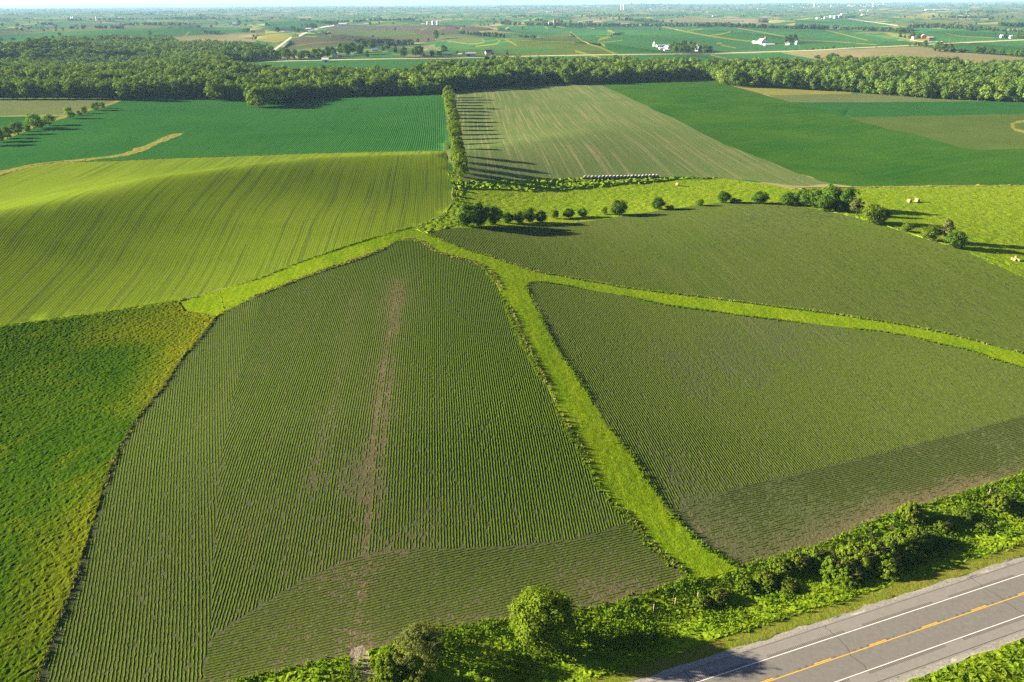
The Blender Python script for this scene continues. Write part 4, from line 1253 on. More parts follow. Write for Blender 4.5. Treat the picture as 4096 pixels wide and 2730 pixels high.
# ------------------------------------------------------------------ road markings
def road_obj():
    return [o for o in bpy.data.objects if o.name == 'road'][0]
ROADO = road_obj()
PAINT_W = plain('white road paint', (0.74, 0.72, 0.68), 0.7, 0.2, 0.10, 3.0)
PAINT_Y = plain('yellow road paint', (0.78, 0.42, 0.03), 0.7, 0.2, 0.12, 3.0)
GROOVE = plain('dark rumble grooves', (0.085, 0.078, 0.072), 0.95, 0.05, 0.2, 3.0)
TAR = plain('tar seam', (0.05, 0.048, 0.046), 0.8, 0.1, 0.2, 3.0)
ZR0 = float(h(ROAD_P[0], ROAD_P[1]))
def rp(s, d, z=0.0):
    p = ROAD_P + s * ROAD_D + d * ROAD_N
    return (p[0], p[1], float(h(p[0], p[1])) + z)
def road_quads(name, quads, mat, z, kind=None):
    V, Fq = [], []
    for s0, s1, d0, d1 in quads:
        n = len(V)
        V += [rp(s0, d0, z), rp(s1, d0, z), rp(s1, d1, z), rp(s0, d1, z)]
        Fq.append((n, n + 1, n + 2, n + 3))
    o = obj(name, np_mesh(name, np.array(V), np.array(Fq), [mat]), ROADO)
    if kind:
        o['kind'] = kind
    return o
seg = [(s, s + 6, d0, d1) for s in range(-90, 240, 6) for d0, d1 in ((-0.06, 0.06),)]
road_quads('white_line', seg, PAINT_W, 0.007)
road_quads('white_line', [(a, b, -7.16, -7.04) for a, b, _, _ in seg], PAINT_W, 0.007)
road_quads('yellow_line', [(a, b, -3.62, -3.49) for a, b, _, _ in seg], PAINT_Y, 0.007)
s_ = -88.0
while s_ < 240:
    road_quads('yellow_dash', [(s_, s_ + 3.2, -3.38, -3.24)], PAINT_Y, 0.007)
    s_ += 10.4
rumble = []
for s_ in np.arange(-90, 240, 0.32):
    if (s_ % 18.0) < 14.5:
        rumble.append((s_, s_ + 0.14, 0.22, 0.62))
    if ((s_ + 6) % 18.0) < 14.5:
        rumble.append((s_, s_ + 0.14, -7.72, -7.26))
    if (s_ % 1.28) < 0.64 and (s_ % 10.4) > 2.0:
        rumble.append((s_, s_ + 0.14, -3.46, -3.10))
road_quads('rumble_strip', rumble, GROOVE, 0.004, 'stuff')
road_quads('tar_seam', [(s, s + 6, -9.32, -9.24) for s in range(-90, 240, 6)], TAR, 0.006)
road_quads('tar_seam', [(s, s + 6, 2.36, 2.40) for s in range(-90, 240, 6)], TAR, 0.010)
for s0, dd in ((12, 1), (44, -1), (-14, 1), (75, 1)):
    q, d_ = [], -7.0
    s1 = s0
    while d_ < 2.2:
        n1 = s1 + random.uniform(-0.3, 0.35) * dd
        q.append((s1, d_, n1, d_ + 0.6))
        s1, d_ = n1, d_ + 0.6
    V, Fq = [], []
    for a, b, c, d2 in q:
        n = len(V)
        V += [rp(a - 0.035, b, 0.005), rp(a + 0.035, b, 0.005), rp(c + 0.035, d2, 0.005), rp(c - 0.035, d2, 0.005)]
        Fq.append((n, n + 1, n + 2, n + 3))
    obj('road_crack', np_mesh('road crack', np.array(V), np.array(Fq), [TAR]), ROADO)

# ------------------------------------------------------------------ bales, posts, poles
def bm_mesh(name, V, Fs, mats, idx=None, smooth=False):
    me = bpy.data.meshes.new(name)
    me.from_pydata([tuple(v) for v in V], [], [tuple(f) for f in Fs])
    for m in mats:
        me.materials.append(m)
    if idx is not None:
        me.polygons.foreach_set('material_index', idx)
    me.polygons.foreach_set('use_smooth', [smooth] * len(me.polygons))
    me.update()
    return me

HAY = plain('baled hay', (0.42, 0.31, 0.17), 0.95, 0.05, 0.35, 5.0)
HAY_END = plain('cut end of the bale', (0.30, 0.23, 0.13), 0.95, 0.05, 0.35, 7.0)
WRAP = plain('weathered pale bale wrap', (0.30, 0.30, 0.30), 0.6, 0.3, 0.25, 3.0)
WRAP_END = plain('grey end of the bale', (0.20, 0.20, 0.20), 0.8, 0.2, 0.35, 4.0)

def bale_parts(side, end):
    """round bale 1.55 m across, lying on its side along local Y; slightly slumped"""
    n, R0, L = 22, 0.78, 0.75
    V, Fs = [], []
    prof = [(-L, R0 * 0.90), (-L * 0.94, R0 * 0.985), (-L * 0.4, R0 * 1.01), (L * 0.4, R0 * 1.0), (L * 0.94, R0 * 0.985), (L, R0 * 0.90)]
    rr = np.random.default_rng(3)
    for y, r in prof:
        for k in range(n):
            a = 2 * math.pi * k / n
            q = r * (1 + rr.normal(0, 0.012))
            z = max(math.sin(a) * q, -R0 * 0.93)
            V.append((math.cos(a) * q * 1.03, y, z + R0 * 0.92))
    for i in range(len(prof) - 1):
        for k in range(n):
            Fs.append((i * n + k, i * n + (k + 1) % n, (i + 1) * n + (k + 1) % n, (i + 1) * n + k))
    roll = bm_mesh('bale roll', V, Fs, [side], smooth=True)
    ends = []
    for s in (-1, 1):
        V, Fs = [(0, s * (L - 0.04), R0 * 0.92)], []
        for j, r in enumerate((0.3, 0.6, 0.905)):
            for k in range(n):
                a = 2 * math.pi * k / n
                V.append((math.cos(a) * R0 * r, s * (L + (0.015 if j == 1 else -0.01)), max(math.sin(a) * R0 * r, -R0 * 0.93) + R0 * 0.92))
        for k in range(n):
            Fs.append((0, 1 + k, 1 + (k + 1) % n))
            for j in range(2):
                Fs.append((1 + j * n + k, 1 + (j + 1) * n + k, 1 + (j + 1) * n + (k + 1) % n, 1 + j * n + (k + 1) % n))
        ends.append(bm_mesh('bale end', V, Fs, [end]))
    return roll, ends
BH, BW = bale_parts(HAY, HAY_END), bale_parts(WRAP, WRAP_END)
def bale(p, rz, label, kind, group=None, sc=1.0, tilt=0.0):
    roll, ends = BH if kind == 'hay' else BW
    e = bpy.data.objects.new('hay_bale', None)
    COL.objects.link(e)
    e.location = (p[0], p[1], p[2] + 0.02)
    e.rotation_euler = (tilt, 0, rz)
    e.scale = (sc, sc, sc)
    e['label'] = label
    e['category'] = 'hay bale'
    if group:
        e['group'] = group
    obj('roll', roll, e)
    for q in ends:
        obj('end_face', q, e)
a_, b_ = at(2341, 717), at(2629, 711)
for k in range(21):
    p = a_ + (b_ - a_) * k / 20
    p[2] = float(h(p[0], p[1])) + 0.1
    bale(p, random.uniform(-0.12, 0.12), 'pale wrapped bale in the long row between hay field and weeds', 'wrap', 'row of wrapped bales', random.uniform(1.06, 1.18))
bale(at(2710, 744), R(62), 'single tan round bale alone in the bright pasture', 'hay', sc=1.08)
bale(at(3637, 811), R(24), 'left one of two round bales side by side in the right pasture', 'hay', sc=1.1)
bale(at(3668, 809), R(30), 'right one of two round bales side by side in the right pasture', 'hay', sc=1.12)
# broken bales at the right edge of the pasture
BG = 'heap of broken pale bales'
for (x, y, rz, sc, dz) in [(4049, 1041, 1.2, 0.62, 0.0), (4058, 1044, 0.4, 0.55, 0.0), (4066, 1042, 2.0, 0.6, 0.0), (4073, 1046, 0.9, 0.62, 0.0), (4062, 1040, 1.6, 0.5, 0.6)]:
    p = at(x, y)
    p[2] += dz
    bale(p, rz, 'small pale broken bale heaped on the grass past the last fence clump', 'hay', BG, sc, 0.15)

WOODP = plain('weathered wood', (0.30, 0.26, 0.21), 0.95, 0.05, 0.25, 3.0)
def post_mesh():
    v, f = tube([(0, 0, -0.2), (0, 0, 0.7), (0.03, 0.01, 1.45)], [0.10, 0.095, 0.085], 8)
    V = list(v) + [(0.03, 0.01, 1.47)]
    Fs = [tuple(q) for q in f] + [(16 + k, 16 + (k + 1) % 8, 24) for k in range(8)]
    return bm_mesh('fence post', V, Fs, [WOODP])
PM = post_mesh()
for x, y, lab in [(2614, 2446, 'wooden fence post nearest the round roadside tree'), (2700, 2420, 'second wooden fence post on the grassy bank'), (2790, 2398, 'third wooden fence post beside the low shrubs'), (3955, 1982, 'lone wooden fence post by the yellow green bush'), (1565, 2652, 'short pale post beside the bush at the dirt track')]:
    p = at(x, y)
    obj('fence_post', PM, label=lab, category='post').location = (p[0], p[1], p[2])

POLEM = plain('tarred pole wood', (0.20, 0.17, 0.14), 0.9, 0.05, 0.2, 1.0)
PV, PF = tube([(0, 0, -0.5), (0, 0, 6), (0, 0, 11.5)], [0.26, 0.22, 0.17], 7)
POLE_ME = bm_mesh('pole shaft', PV, PF, [POLEM])
CV, CF_ = tube([(-1.3, 0, 10.8), (1.3, 0, 10.8)], [0.14, 0.14], 6)
CROSS_ME = bm_mesh('pole crossarm', CV, CF_, [POLEM])
for x, y in [(1380, 236), (1482, 236), (1546, 236), (1712, 233), (2068, 226), (2812, 213), (3000, 206), (3196, 200), (3796, 170)]:
    p = at(x, y)
    e = bpy.data.objects.new('utility_pole', None)
    COL.objects.link(e)
    e.location = tuple(p)
    e['label'] = 'dark utility pole beside the straight road behind the woods'
    e['category'] = 'pole'
    e['group'] = 'utility poles along the straight road'
    obj('shaft', POLE_ME, e)
    obj('crossarm', CROSS_ME, e)

# ------------------------------------------------------------------ farm buildings
WHITE = plain('white siding', (0.78, 0.77, 0.74), 0.7, 0.2, 0.06, 0.3)
GREYW = plain('grey metal siding', (0.36, 0.38, 0.42), 0.5, 0.4, 0.08, 0.3)
BLUEW = plain('pale blue metal', (0.45, 0.55, 0.66), 0.5, 0.4, 0.06, 0.3)
REDW = plain('barn red', (0.33, 0.06, 0.035), 0.8, 0.1, 0.15, 0.3)
TANW = plain('tan siding', (0.42, 0.35, 0.26), 0.8, 0.1, 0.1, 0.3)
BRICK = plain('brown silo staves', (0.33, 0.19, 0.13), 0.9, 0.1, 0.15, 0.3)
ROOFW = plain('white metal roof', (0.72, 0.73, 0.74), 0.45, 0.4, 0.05, 0.2)
ROOFG = plain('grey metal roof', (0.30, 0.32, 0.36), 0.5, 0.4, 0.08, 0.2)
ROOFD = plain('dark shingle roof', (0.055, 0.06, 0.07), 0.9, 0.1, 0.15, 0.3)
ROOFB = plain('brown shingle roof', (0.17, 0.11, 0.08), 0.9, 0.1, 0.15, 0.3)
ROOFT = plain('teal metal roof', (0.05, 0.13, 0.13), 0.5, 0.3, 0.1, 0.2)
GALV = plain('galvanised steel', (0.52, 0.56, 0.60), 0.4, 0.5, 0.06, 0.3)
DARKG = plain('dark opening', (0.03, 0.032, 0.035), 0.6, 0.2, 0.1, 0.5)
FLOORC = plain('pale farmyard gravel', (0.46, 0.43, 0.38), 0.95, 0.1, 0.15, 0.2)

def box(cx, cy, cz, sx, sy, sz):
    V = [(cx + a * sx / 2, cy + b * sy / 2, cz + c * sz / 2) for c in (-1, 1) for b in (-1, 1) for a in (-1, 1)]
    Fs = [(0, 2, 3, 1), (4, 5, 7, 6), (0, 1, 5, 4), (2, 6, 7, 3), (0, 4, 6, 2), (1, 3, 7, 5)]
    return V, Fs
def jl(parts):
    V, Fs = [], []
    for v, f in parts:
        n = len(V)
        V += [tuple(q) for q in v]
        Fs += [tuple(i + n for i in q) for q in f]
    return V, Fs

def root(name, label, category, p, rz, group=None):
    e = bpy.data.objects.new(name, None)
    COL.objects.link(e)
    e.location = (p[0], p[1], p[2])
    e.rotation_euler = (0, 0, rz)
    e['label'] = label
    e['category'] = category
    if group:
        e['group'] = group
    return e

def gable(name, label, category, x, y, L, W, H, RH, rz, wall, roof, group=None, doors=(), windows=0, chimney=False, p=None):
    """gabled building, ridge along local X"""
    p = at(x, y) if p is None else p
    e = root(name, label, category, p, R(rz), group)
    a, b = L / 2, W / 2
    V = [(-a, -b, -1.0), (a, -b, -1.0), (a, b, -1.0), (-a, b, -1.0), (-a, -b, H), (a, -b, H), (a, b, H), (-a, b, H), (-a, 0, H + RH), (a, 0, H + RH)]
    Fs = [(0, 1, 5, 4), (2, 3, 7, 6), (1, 2, 6, 9, 5), (3, 0, 4, 8, 7)]
    obj('wall', bm_mesh(name + ' wall', V, Fs, [wall]), e)
    o, t = 0.04 * W + 0.3, 0.25
    k = RH / b
    parts = []
    for s in (-1, 1):
        yo = s * (b + o)
        zo = H - k * o
        V = [(-a - o, yo, zo + 0.06), (a + o, yo, zo + 0.06), (a + o, 0, H + RH + 0.06), (-a - o, 0, H + RH + 0.06)]
        V += [(q[0], q[1], q[2] + t) for q in V]
        parts.append((V, [(0, 3, 2, 1), (4, 5, 6, 7), (0, 1, 5, 4), (1, 2, 6, 5), (2, 3, 7, 6), (3, 0, 4, 7)]))
    rf = obj('roof', bm_mesh(name + ' roof', *jl(parts), [roof]), e)
    if chimney:
        obj('chimney', bm_mesh('chimney', *box(a * 0.4, b * 0.3, H + RH * 0.9, 0.9, 0.9, 2.4), [BRICK]), rf)
    for side, off, dw, dh in doors:
        if side == 'end':
            obj('door', bm_mesh('door', *box(-a - 0.04, off, dh / 2, 0.16, dw, dh), [DARKG]), e)
        else:
            obj('door', bm_mesh('door', *box(off, -b - 0.04, dh / 2, dw, 0.16, dh), [DARKG]), e)
    for i in range(windows):
        xx = -a + L * (i + 1) / (windows + 1)
        obj('window', bm_mesh('window', *box(xx, -b - 0.03, H * 0.55, 1.3, 0.14, 1.5), [DARKG]), e)
    return e

def hoop(name, label, x, y, L, W, H, rz, cover, group=None):
    """arched barn, axis along local Y"""
    p = at(x, y)
    e = root(name, label, 'barn', p, R(rz), group)
    n = 14
    V, Fs = [], []
    for yy in (-L / 2, L / 2):
        for k in range(n + 1):
            a = math.pi * k / n
            V.append((math.cos(a) * W / 2, yy, math.sin(a) ** 0.9 * H if 0 < k < n else -0.8))
    for k in range(n):
        Fs.append((k, k + 1, n + 2 + k, n + 1 + k))
    obj('roof', bm_mesh(name + ' roof', V, Fs, [cover], smooth=True), e)
    for s in (0, 1):
        vv = [(q[0] * 0.985, q[1] * 0.97, q[2] * 0.985) for q in V[s * (n + 1):(s + 1) * (n + 1)]]
        obj('end_wall', bm_mesh('end wall', vv, [tuple(range(n + 1))], [WHITE]), e)
    obj('door', bm_mesh('door', *box(0, -L / 2 * 0.97 - 0.06, H * 0.25, W * 0.35, 0.14, H * 0.5), [GREYW]), e)
    return e

def bin_(name, label, x, y, Rr, H, wall, kind='cone', group=None, category='grain bin', p=None):
    p = at(x, y) if p is None else p
    e = root(name, label, category, p, 0, group)
    n = 20
    V, Fs = [], []
    levels = [(-0.8, Rr)] + [(H * k / 8, Rr * (1.006 if k % 2 else 0.994)) for k in range(9)]
    for z, r in levels:
        for k in range(n):
            V.append((math.cos(2 * math.pi * k / n) * r, math.sin(2 * math.pi * k / n) * r, z))
    for i in range(len(levels) - 1):
        for k in range(n):
            Fs.append((i * n + k, i * n + (k + 1) % n, (i + 1) * n + (k + 1) % n, (i + 1) * n + k))
    obj('shell', bm_mesh(name + ' shell', V, Fs, [wall], smooth=True), e)
    V, Fs = [], []
    lv = [(H - 0.05, Rr * 1.04), (H + Rr * 0.28, Rr * 0.6), (H + Rr * 0.55, 0.12 * Rr)] if kind == 'cone' else [(H, Rr * 1.01), (H + Rr * 0.45, Rr * 0.86), (H + Rr * 0.8, Rr * 0.5), (H + Rr * 0.95, 0.1 * Rr)]
    for z, r in lv:
        for k in range(n):
            V.append((math.cos(2 * math.pi * k / n) * r, math.sin(2 * math.pi * k / n) * r, z))
    for i in range(len(lv) - 1):
        for k in range(n):
            Fs.append((i * n + k, i * n + (k + 1) % n, (i + 1) * n + (k + 1) % n, (i + 1) * n + k))
    Fs.append(tuple((len(lv) - 1) * n + k for k in range(n)))
    rf = obj('roof', bm_mesh(name + ' roof', V, Fs, [GALV if kind == 'cone' else wall], smooth=True), e)
    obj('cap', bm_mesh('cap', *box(0, 0, lv[-1][0] + 0.25, 0.7, 0.7, 0.6), [GALV]), rf)
    return e

def mpp(x, y):
    return depth(at(x, y)) / F_PX

# farm behind the woods, dark grove beside it
m = mpp(2640, 190)
gable('dairy_barn', 'long low white barn left of the dark farm grove', 'barn', 2655, 188, 58 * m, 14, 3.2, 2.0, 4, WHITE, ROOFG, doors=(('side', 0, 4, 2.8),), windows=5)
bin_('silo', 'small white silo at the end of the long low barn', 2617, 187, 3.2, 7.5, WHITE, 'dome', category='silo')
hoop('hoop_barn', 'white arched barn against the dark farm grove', 2669, 198, 16, 17 * m, 13 * m, 20, ROOFW)
gable('shed', 'white shed in front of the arched barn by the grove', 'shed', 2647, 198, 20 * m, 8, 2.6, 1.6, 10, WHITE, ROOFW)
gable('shed', 'tiny white shed beside the white silo', 'shed', 2638, 196, 8 * m, 5, 2.4, 1.4, 80, WHITE, ROOFW)
gable('shed', 'low white shed below the arched barn by the grove', 'shed', 2665, 204, 18 * m, 7, 2.4, 1.2, 10, WHITE, ROOFW)
bin_('grain_bin', 'galvanised grain bin between the two farm groves', 2787, 205, 4.0, 12.0, GALV)
bin_('grain_bin', 'shorter galvanised grain bin in front of the tall one between the groves', 2793, 206, 3.4, 8.0, GALV)
for k, (x, y, hp, wp) in enumerate([(2690, 207, 40, 34), (2712, 210, 42, 38), (2735, 208, 46, 42), (2758, 210, 44, 40), (2700, 213, 32, 32), (2726, 214, 36, 34), (2748, 214, 34, 32), (2773, 212, 40, 32)]):
    tree_px('farm_tree', 'farm', x, y, hp, wp, 'dark tree of the large grove sheltering the white dairy farm', 'large grove of the dairy farm')
for x, y, hp, wp in [(2806, 212, 36, 30), (2822, 213, 34, 32), (2838, 212, 30, 26)]:
    tree_px('farm_tree', 'farm', x, y, hp, wp, 'dark tree of the small grove right of the grain bins', 'small grove right of the grain bins')
# arched barn with brown silo
m = mpp(3050, 178)
hoop('hoop_barn', 'tall white arched barn beside the brown silo', 3049, 176, 20, 25 * m, 20 * m, 8, ROOFW)
bin_('silo', 'tall brown stave silo next to the arched barn', 3060, 175, 3.2, 21 * m, BRICK, 'dome', category='silo')
gable('shed', 'white gabled shed left of the tall arched barn', 'shed', 3022, 173, 20 * m, 11, 3.5, 2.5, 15, WHITE, ROOFW, doors=(('side', 0, 4, 3),))
gable('shed', 'white lean shed against the arched barn', 'shed', 3030, 175, 10 * m, 7, 2.6, 1.8, 15, WHITE, ROOFW)
gable('long_shed', 'long low white shed in front of the brown silo', 'shed', 3076, 183, 38 * m, 9, 2.6, 1.6, 4, WHITE, ROOFW, doors=(('end', 0, 4, 2.4),))
gable('shed', 'little white shed before the long one by the brown silo', 'shed', 3055, 181, 9 * m, 6, 2.5, 1.5, 60, WHITE, ROOFW)
gable('shed', 'white shed under the trees near the pale lane', 'shed', 3149, 181, 18 * m, 10, 4.5, 2.5, 70, WHITE, ROOFW, doors=(('side', 0, 4, 3.2),))
bin_('grain_bin', 'blue grey grain bin right of the trees near the pale lane', 3186, 180, 4.0, 7.0, BLUEW)
for x, y, hp, wp in [(3142, 174, 28, 24), (3157, 172, 32, 28), (3172, 172, 34, 30), (3182, 176, 26, 20)]:
    tree_px('farm_tree', 'farm', x, y, hp, wp, 'dark tree behind the white shed and blue grey bin', 'trees behind the white shed and bin')
# barns near the gravel road
m = mpp(1130, 125)
gable('open_barn', 'long open cattle barn with a dark roof near the gravel road', 'barn', 1128, 123, 74 * m, 16, 4.0, 2.6, 2, GREYW, ROOFD, windows=7)
gable('shed', 'white shed in front of the long dark barn', 'shed', 1147, 131, 16 * m, 9, 3.5, 2, 5, WHITE, ROOFG)
gable('barn', 'brown open barn right of the dark cattle barn', 'barn', 1205, 121, 20 * m, 12, 4, 2.4, 0, TANW, ROOFB)
gable('shed', 'white shed by the gravel road under a dark grove', 'shed', 1234, 121, 22 * m, 11, 4.5, 2.4, 4, WHITE, ROOFW)
for x, y, hp, wp in [(1112, 131, 22, 26), (1180, 130, 22, 12), (1193, 131, 20, 13), (1172, 118, 14, 22), (1228, 112, 18, 24), (1248, 114, 22, 26), (1262, 114, 18, 18)]:
    tree_px('farm_tree', 'farm', x, y, hp, wp, 'tree in the yard of the dark cattle barn', 'trees of the cattle barn yard')
m = mpp(1370, 103)
gable('machine_shed', 'large pale blue gabled shed at the end of the gravel road', 'shed', 1371, 103, 28 * m, 20, 6, 4, 8, BLUEW, ROOFW, doors=(('side', 0, 7, 5),))
gable('shed', 'low grey shed right of the large pale blue shed', 'shed', 1410, 102, 40 * m, 10, 2.8, 1.5, 3, GREYW, ROOFG)
m = mpp(1730, 100)
for x, r_, H_, lab in [(1711, 5.5, 11, 'left of three big grain bins on the ridge'), (1733, 6.0, 15, 'middle one of three big grain bins on the ridge'), (1751, 6.0, 14, 'right one of three big grain bins on the ridge')]:
    bin_('grain_bin', lab, x, 100, r_, H_, GALV)
gable('shed', 'white shed left of the three big grain bins', 'shed', 1690, 100, 14 * m, 8, 3, 1.6, 5, WHITE, ROOFW)
gable('shed', 'white shed with a tree at the far crest left of the bins', 'shed', 1466, 101, 16 * m, 10, 4, 2, 5, WHITE, ROOFW)
tree_px('farm_tree', 'farm', 1480, 101, 14, 15, 'single round tree beside the white shed on the far crest')
tree_px('farm_tree', 'farm', 1573, 100, 11, 9, 'tiny lone tree on the far crest left of the grain bins')
# houses along the straight road
m = mpp(1300, 246)
gable('shed', 'bright white shed at the edge of the far soybean field', 'shed', 1302, 249, 24 * m, 10, 4.2, 2.4, 6, WHITE, ROOFW, doors=(('side', 1, 3.5, 3),))
gable('house', 'white two storey house under the roadside trees', 'house', 1340, 229, 12 * m, 8, 5.5, 2.8, 80, WHITE, ROOFD, windows=2, chimney=True)
gable('house', 'pale house with grey roof beside the two storey house', 'house', 1360, 227, 16 * m, 8, 3.0, 2.4, 10, WHITE, ROOFG, windows=3)
gable('house', 'white house behind the bushy garden trees', 'house', 1500, 206, 26 * m, 9, 3.2, 2.6, 10, WHITE, ROOFG, windows=4, chimney=True)
gable('barn', 'old barn with a brown roof before the dark grove', 'barn', 1496, 178, 40 * m, 14, 6, 5, 12, TANW, ROOFB, doors=(('side', 0, 4, 4),))
gable('trailer', 'long white trailer on the lawn', 'trailer', 1542, 215, 22 * m, 4, 2.4, 0.7, 3, WHITE, ROOFG)
gable('house', 'small white house half hidden by trees at the road bend', 'house', 1140, 240, 20 * m, 8, 3, 2.2, 5, WHITE, ROOFG, windows=3)
gable('house', 'grey roofed house in the trees left of the white shed', 'house', 1242, 232, 20 * m, 9, 3, 3, 30, TANW, ROOFG, windows=3)
gable('shed', 'low white shed among the trees by the road', 'shed', 1410, 224, 10 * m, 5, 2.5, 1.2, 5, WHITE, ROOFG)
gable('house', 'white house between dark round conifers', 'house', 1690, 222, 22 * m, 8, 3.2, 2.4, 5, WHITE, ROOFG, windows=3)
gable('machine_shed', 'low shed with a teal roof by the road', 'shed', 1790, 222, 42 * m, 10, 2.8, 1.6, 2, TANW, ROOFT, windows=4)
gable('trailer', 'white trailer beside the grey metal shed', 'trailer', 1840, 222, 18 * m, 4, 2.4, 0.8, 3, WHITE, ROOFW)
gable('machine_shed', 'grey metal machine shed by the road', 'shed', 1883, 226, 42 * m, 14, 5, 2.0, 2, GREYW, ROOFG, doors=(('side', -3, 5, 4),))
gable('house', 'white gabled house with a dark roof at the end of the row', 'house', 1955, 217, 30 * m, 9, 4, 3.4, 12, WHITE, ROOFD, windows=4)
gable('garage', 'grey roofed garage attached beside the white gabled house', 'garage', 1972, 217, 14 * m, 8, 3, 2.6, 80, WHITE, ROOFG, doors=(('end', 0, 4, 2.4),))
HG = 'trees around the houses along the straight road'
for x, y, hp, wp, key in [(1075, 236, 40, 34, 'farm'), (1100, 240, 44, 40, 'farm'), (1125, 236, 46, 40, 'farm'), (1150, 241, 46, 42, 'farm'), (1180, 238, 40, 36, 'farm'), (1205, 241, 42, 36, 'farm'), (1232, 234, 36, 36, 'farm'), (1258, 236, 40, 36, 'farm'), (1283, 236, 44, 40, 'farm'), (1310, 231, 44, 38, 'farm'), (1330, 224, 36, 34, 'farm'), (1365, 218, 44, 40, 'farm'), (1390, 222, 52, 44, 'farm'), (1412, 214, 44, 40, 'farm'), (1440, 220, 40, 36, 'farm'), (1468, 232, 30, 20, 'farm'),
                          (1455, 196, 34, 40, 'farm'), (1490, 198, 36, 40, 'farm'), (1532, 206, 20, 18, 'farm'), (1550, 200, 34, 30, 'farm'), (1582, 212, 40, 20, 'conifer'), (1615, 230, 42, 38, 'farm'), (1660, 226, 40, 36, 'farm'), (1680, 224, 44, 36, 'farm'), (1697, 228, 22, 12, 'conifer'), (1729, 226, 26, 22, 'farm'), (1776, 211, 30, 32, 'farm'), (1828, 219, 18, 14, 'farm'), (2029, 220, 20, 14, 'conifer')]:
    tree_px('garden_tree', key, x, y, hp, wp, 'dark garden tree among the houses behind the far soybean field' if key == 'farm' else 'pointed dark conifer among the houses behind the far soybean field', HG if key == 'farm' else 'conifers among the houses')
for x, y, hp, wp, lab in [(1745, 160, 40, 28, 'tall lone tree at the corner of the brown plowed field'), (1671, 171, 16, 14, 'small round tree on the brown field left of the lone tall tree'), (1712, 166, 14, 14, 'small round tree just left of the lone tall tree'), (1770, 141, 10, 10, 'tiny bush right of the lone tall tree'), (600, 143, 20, 18, 'single round tree rising behind the big left woods'), (795, 117, 15, 12, 'lone tree on the green cattle pasture')]:
    tree_px('lone_tree', 'farm', x, y, hp, wp, lab)
for x, y, hp, wp, lab in [(3700, 190, 28, 22, 'round tree by the road right of the tan field'), (3750, 200, 34, 34, 'left tree of the thick clump on the tan field edge'), (3772, 202, 30, 32, 'middle tree of the thick clump on the tan field edge'), (3795, 203, 28, 30, 'right tree of the thick clump on the tan field edge')]:
    tree_px('roadside_clump_tree', 'farm', x, y, hp, wp, lab)
for x, y, hp, wp in [(3905, 216, 30, 26), (3930, 216, 32, 28), (3955, 218, 28, 30), (3970, 219, 24, 24), (4005, 221, 28, 26), (4040, 225, 24, 26), (4062, 227, 28, 26), (4085, 229, 28, 26), (3268, 236, 16, 28), (3325, 243, 30, 40), (3345, 246, 28, 36), (3395, 252, 30, 38), (3425, 256, 24, 30)]:
    tree_px('field_edge_tree', 'farm', x, y, hp, wp, 'bushy tree in the line bordering the tan field behind the woods', 'tree line bordering the tan field')
# right-hand farms
m = mpp(3650, 158)
gable('house', 'white farmhouse among conifers in the yellow grass', 'house', 3658, 157, 20 * m, 9, 4, 3, 10, WHITE, ROOFG, windows=3, chimney=True)
gable('barn', 'red barn with a blue grey roof right of the conifers', 'barn', 3694, 153, 16 * m, 11, 5, 4, 75, REDW, BLUEW, doors=(('side', 0, 3, 3),))
gable('shed', 'low red and white shed beside the red barn', 'shed', 3720, 155, 20 * m, 8, 2.6, 1.6, 5, REDW, ROOFW)
for x, y, hp, wp, key in [(3600, 149, 26, 16, 'conifer'), (3618, 153, 18, 10, 'conifer'), (3648, 153, 26, 22, 'farm'), (3672, 158, 24, 20, 'farm'), (3640, 158, 16, 18, 'farm'), (3688, 150, 16, 18, 'farm')]:
    tree_px('yard_tree', key, x, y, hp, wp, 'dark conifer near the red barn' if key == 'conifer' else 'leafy tree in the yard of the red barn', 'conifers near the red barn' if key == 'conifer' else 'yard trees of the red barn')
m = mpp(3300, 76)
for x, y, L_, W_, H_, lab in [(3272, 76, 14, 12, 4, 'low white shed at the left end of the far hilltop farm'), (3292, 75, 10, 10, 5, 'small white shed of the far hilltop farm'), (3303, 75, 18, 14, 6, 'white barn at the middle of the far hilltop farm'), (3326, 74, 14, 14, 11, 'tall white barn of the far hilltop farm')]:
    gable('barn', lab, 'barn', x, y, L_ * m, W_, H_, 4, 10, WHITE, ROOFW)
for k, (x, H_) in enumerate(((3339, 14), (3348, 14), (3357, 16))):
    bin_('grain_bin', ('first', 'second', 'third')[k] + ' blue grain bin from the tall white barn on the hilltop', x, 75, 6, H_, BLUEW)
m = mpp(950, 100)
gable('barn', 'big pale blue barn between two tall trees on the far left pasture', 'barn', 945, 103, 26 * m, 18, 9, 7, 8, BLUEW, ROOFW)
gable('shed', 'low blue grey shed left of the big pale blue barn', 'shed', 905, 103, 24 * m, 12, 4, 2.5, 5, GREYW, ROOFG)
tree_px('pasture_tree', 'farm', 866, 104, 18, 12, 'ragged tall tree left of the big pale blue barn')
tree_px('pasture_tree', 'farm', 957, 102, 20, 16, 'tall tree right behind the big pale blue barn')
for x, y, lab in [(287, 83, 'left of two slim white silos on the far left'), (295, 83, 'right of two slim white silos on the far left'), (387, 83, 'single slim white silo right of the far left pair')]:
    bin_('silo', lab, x, y, 4.5, 20, WHITE, 'dome', category='silo')
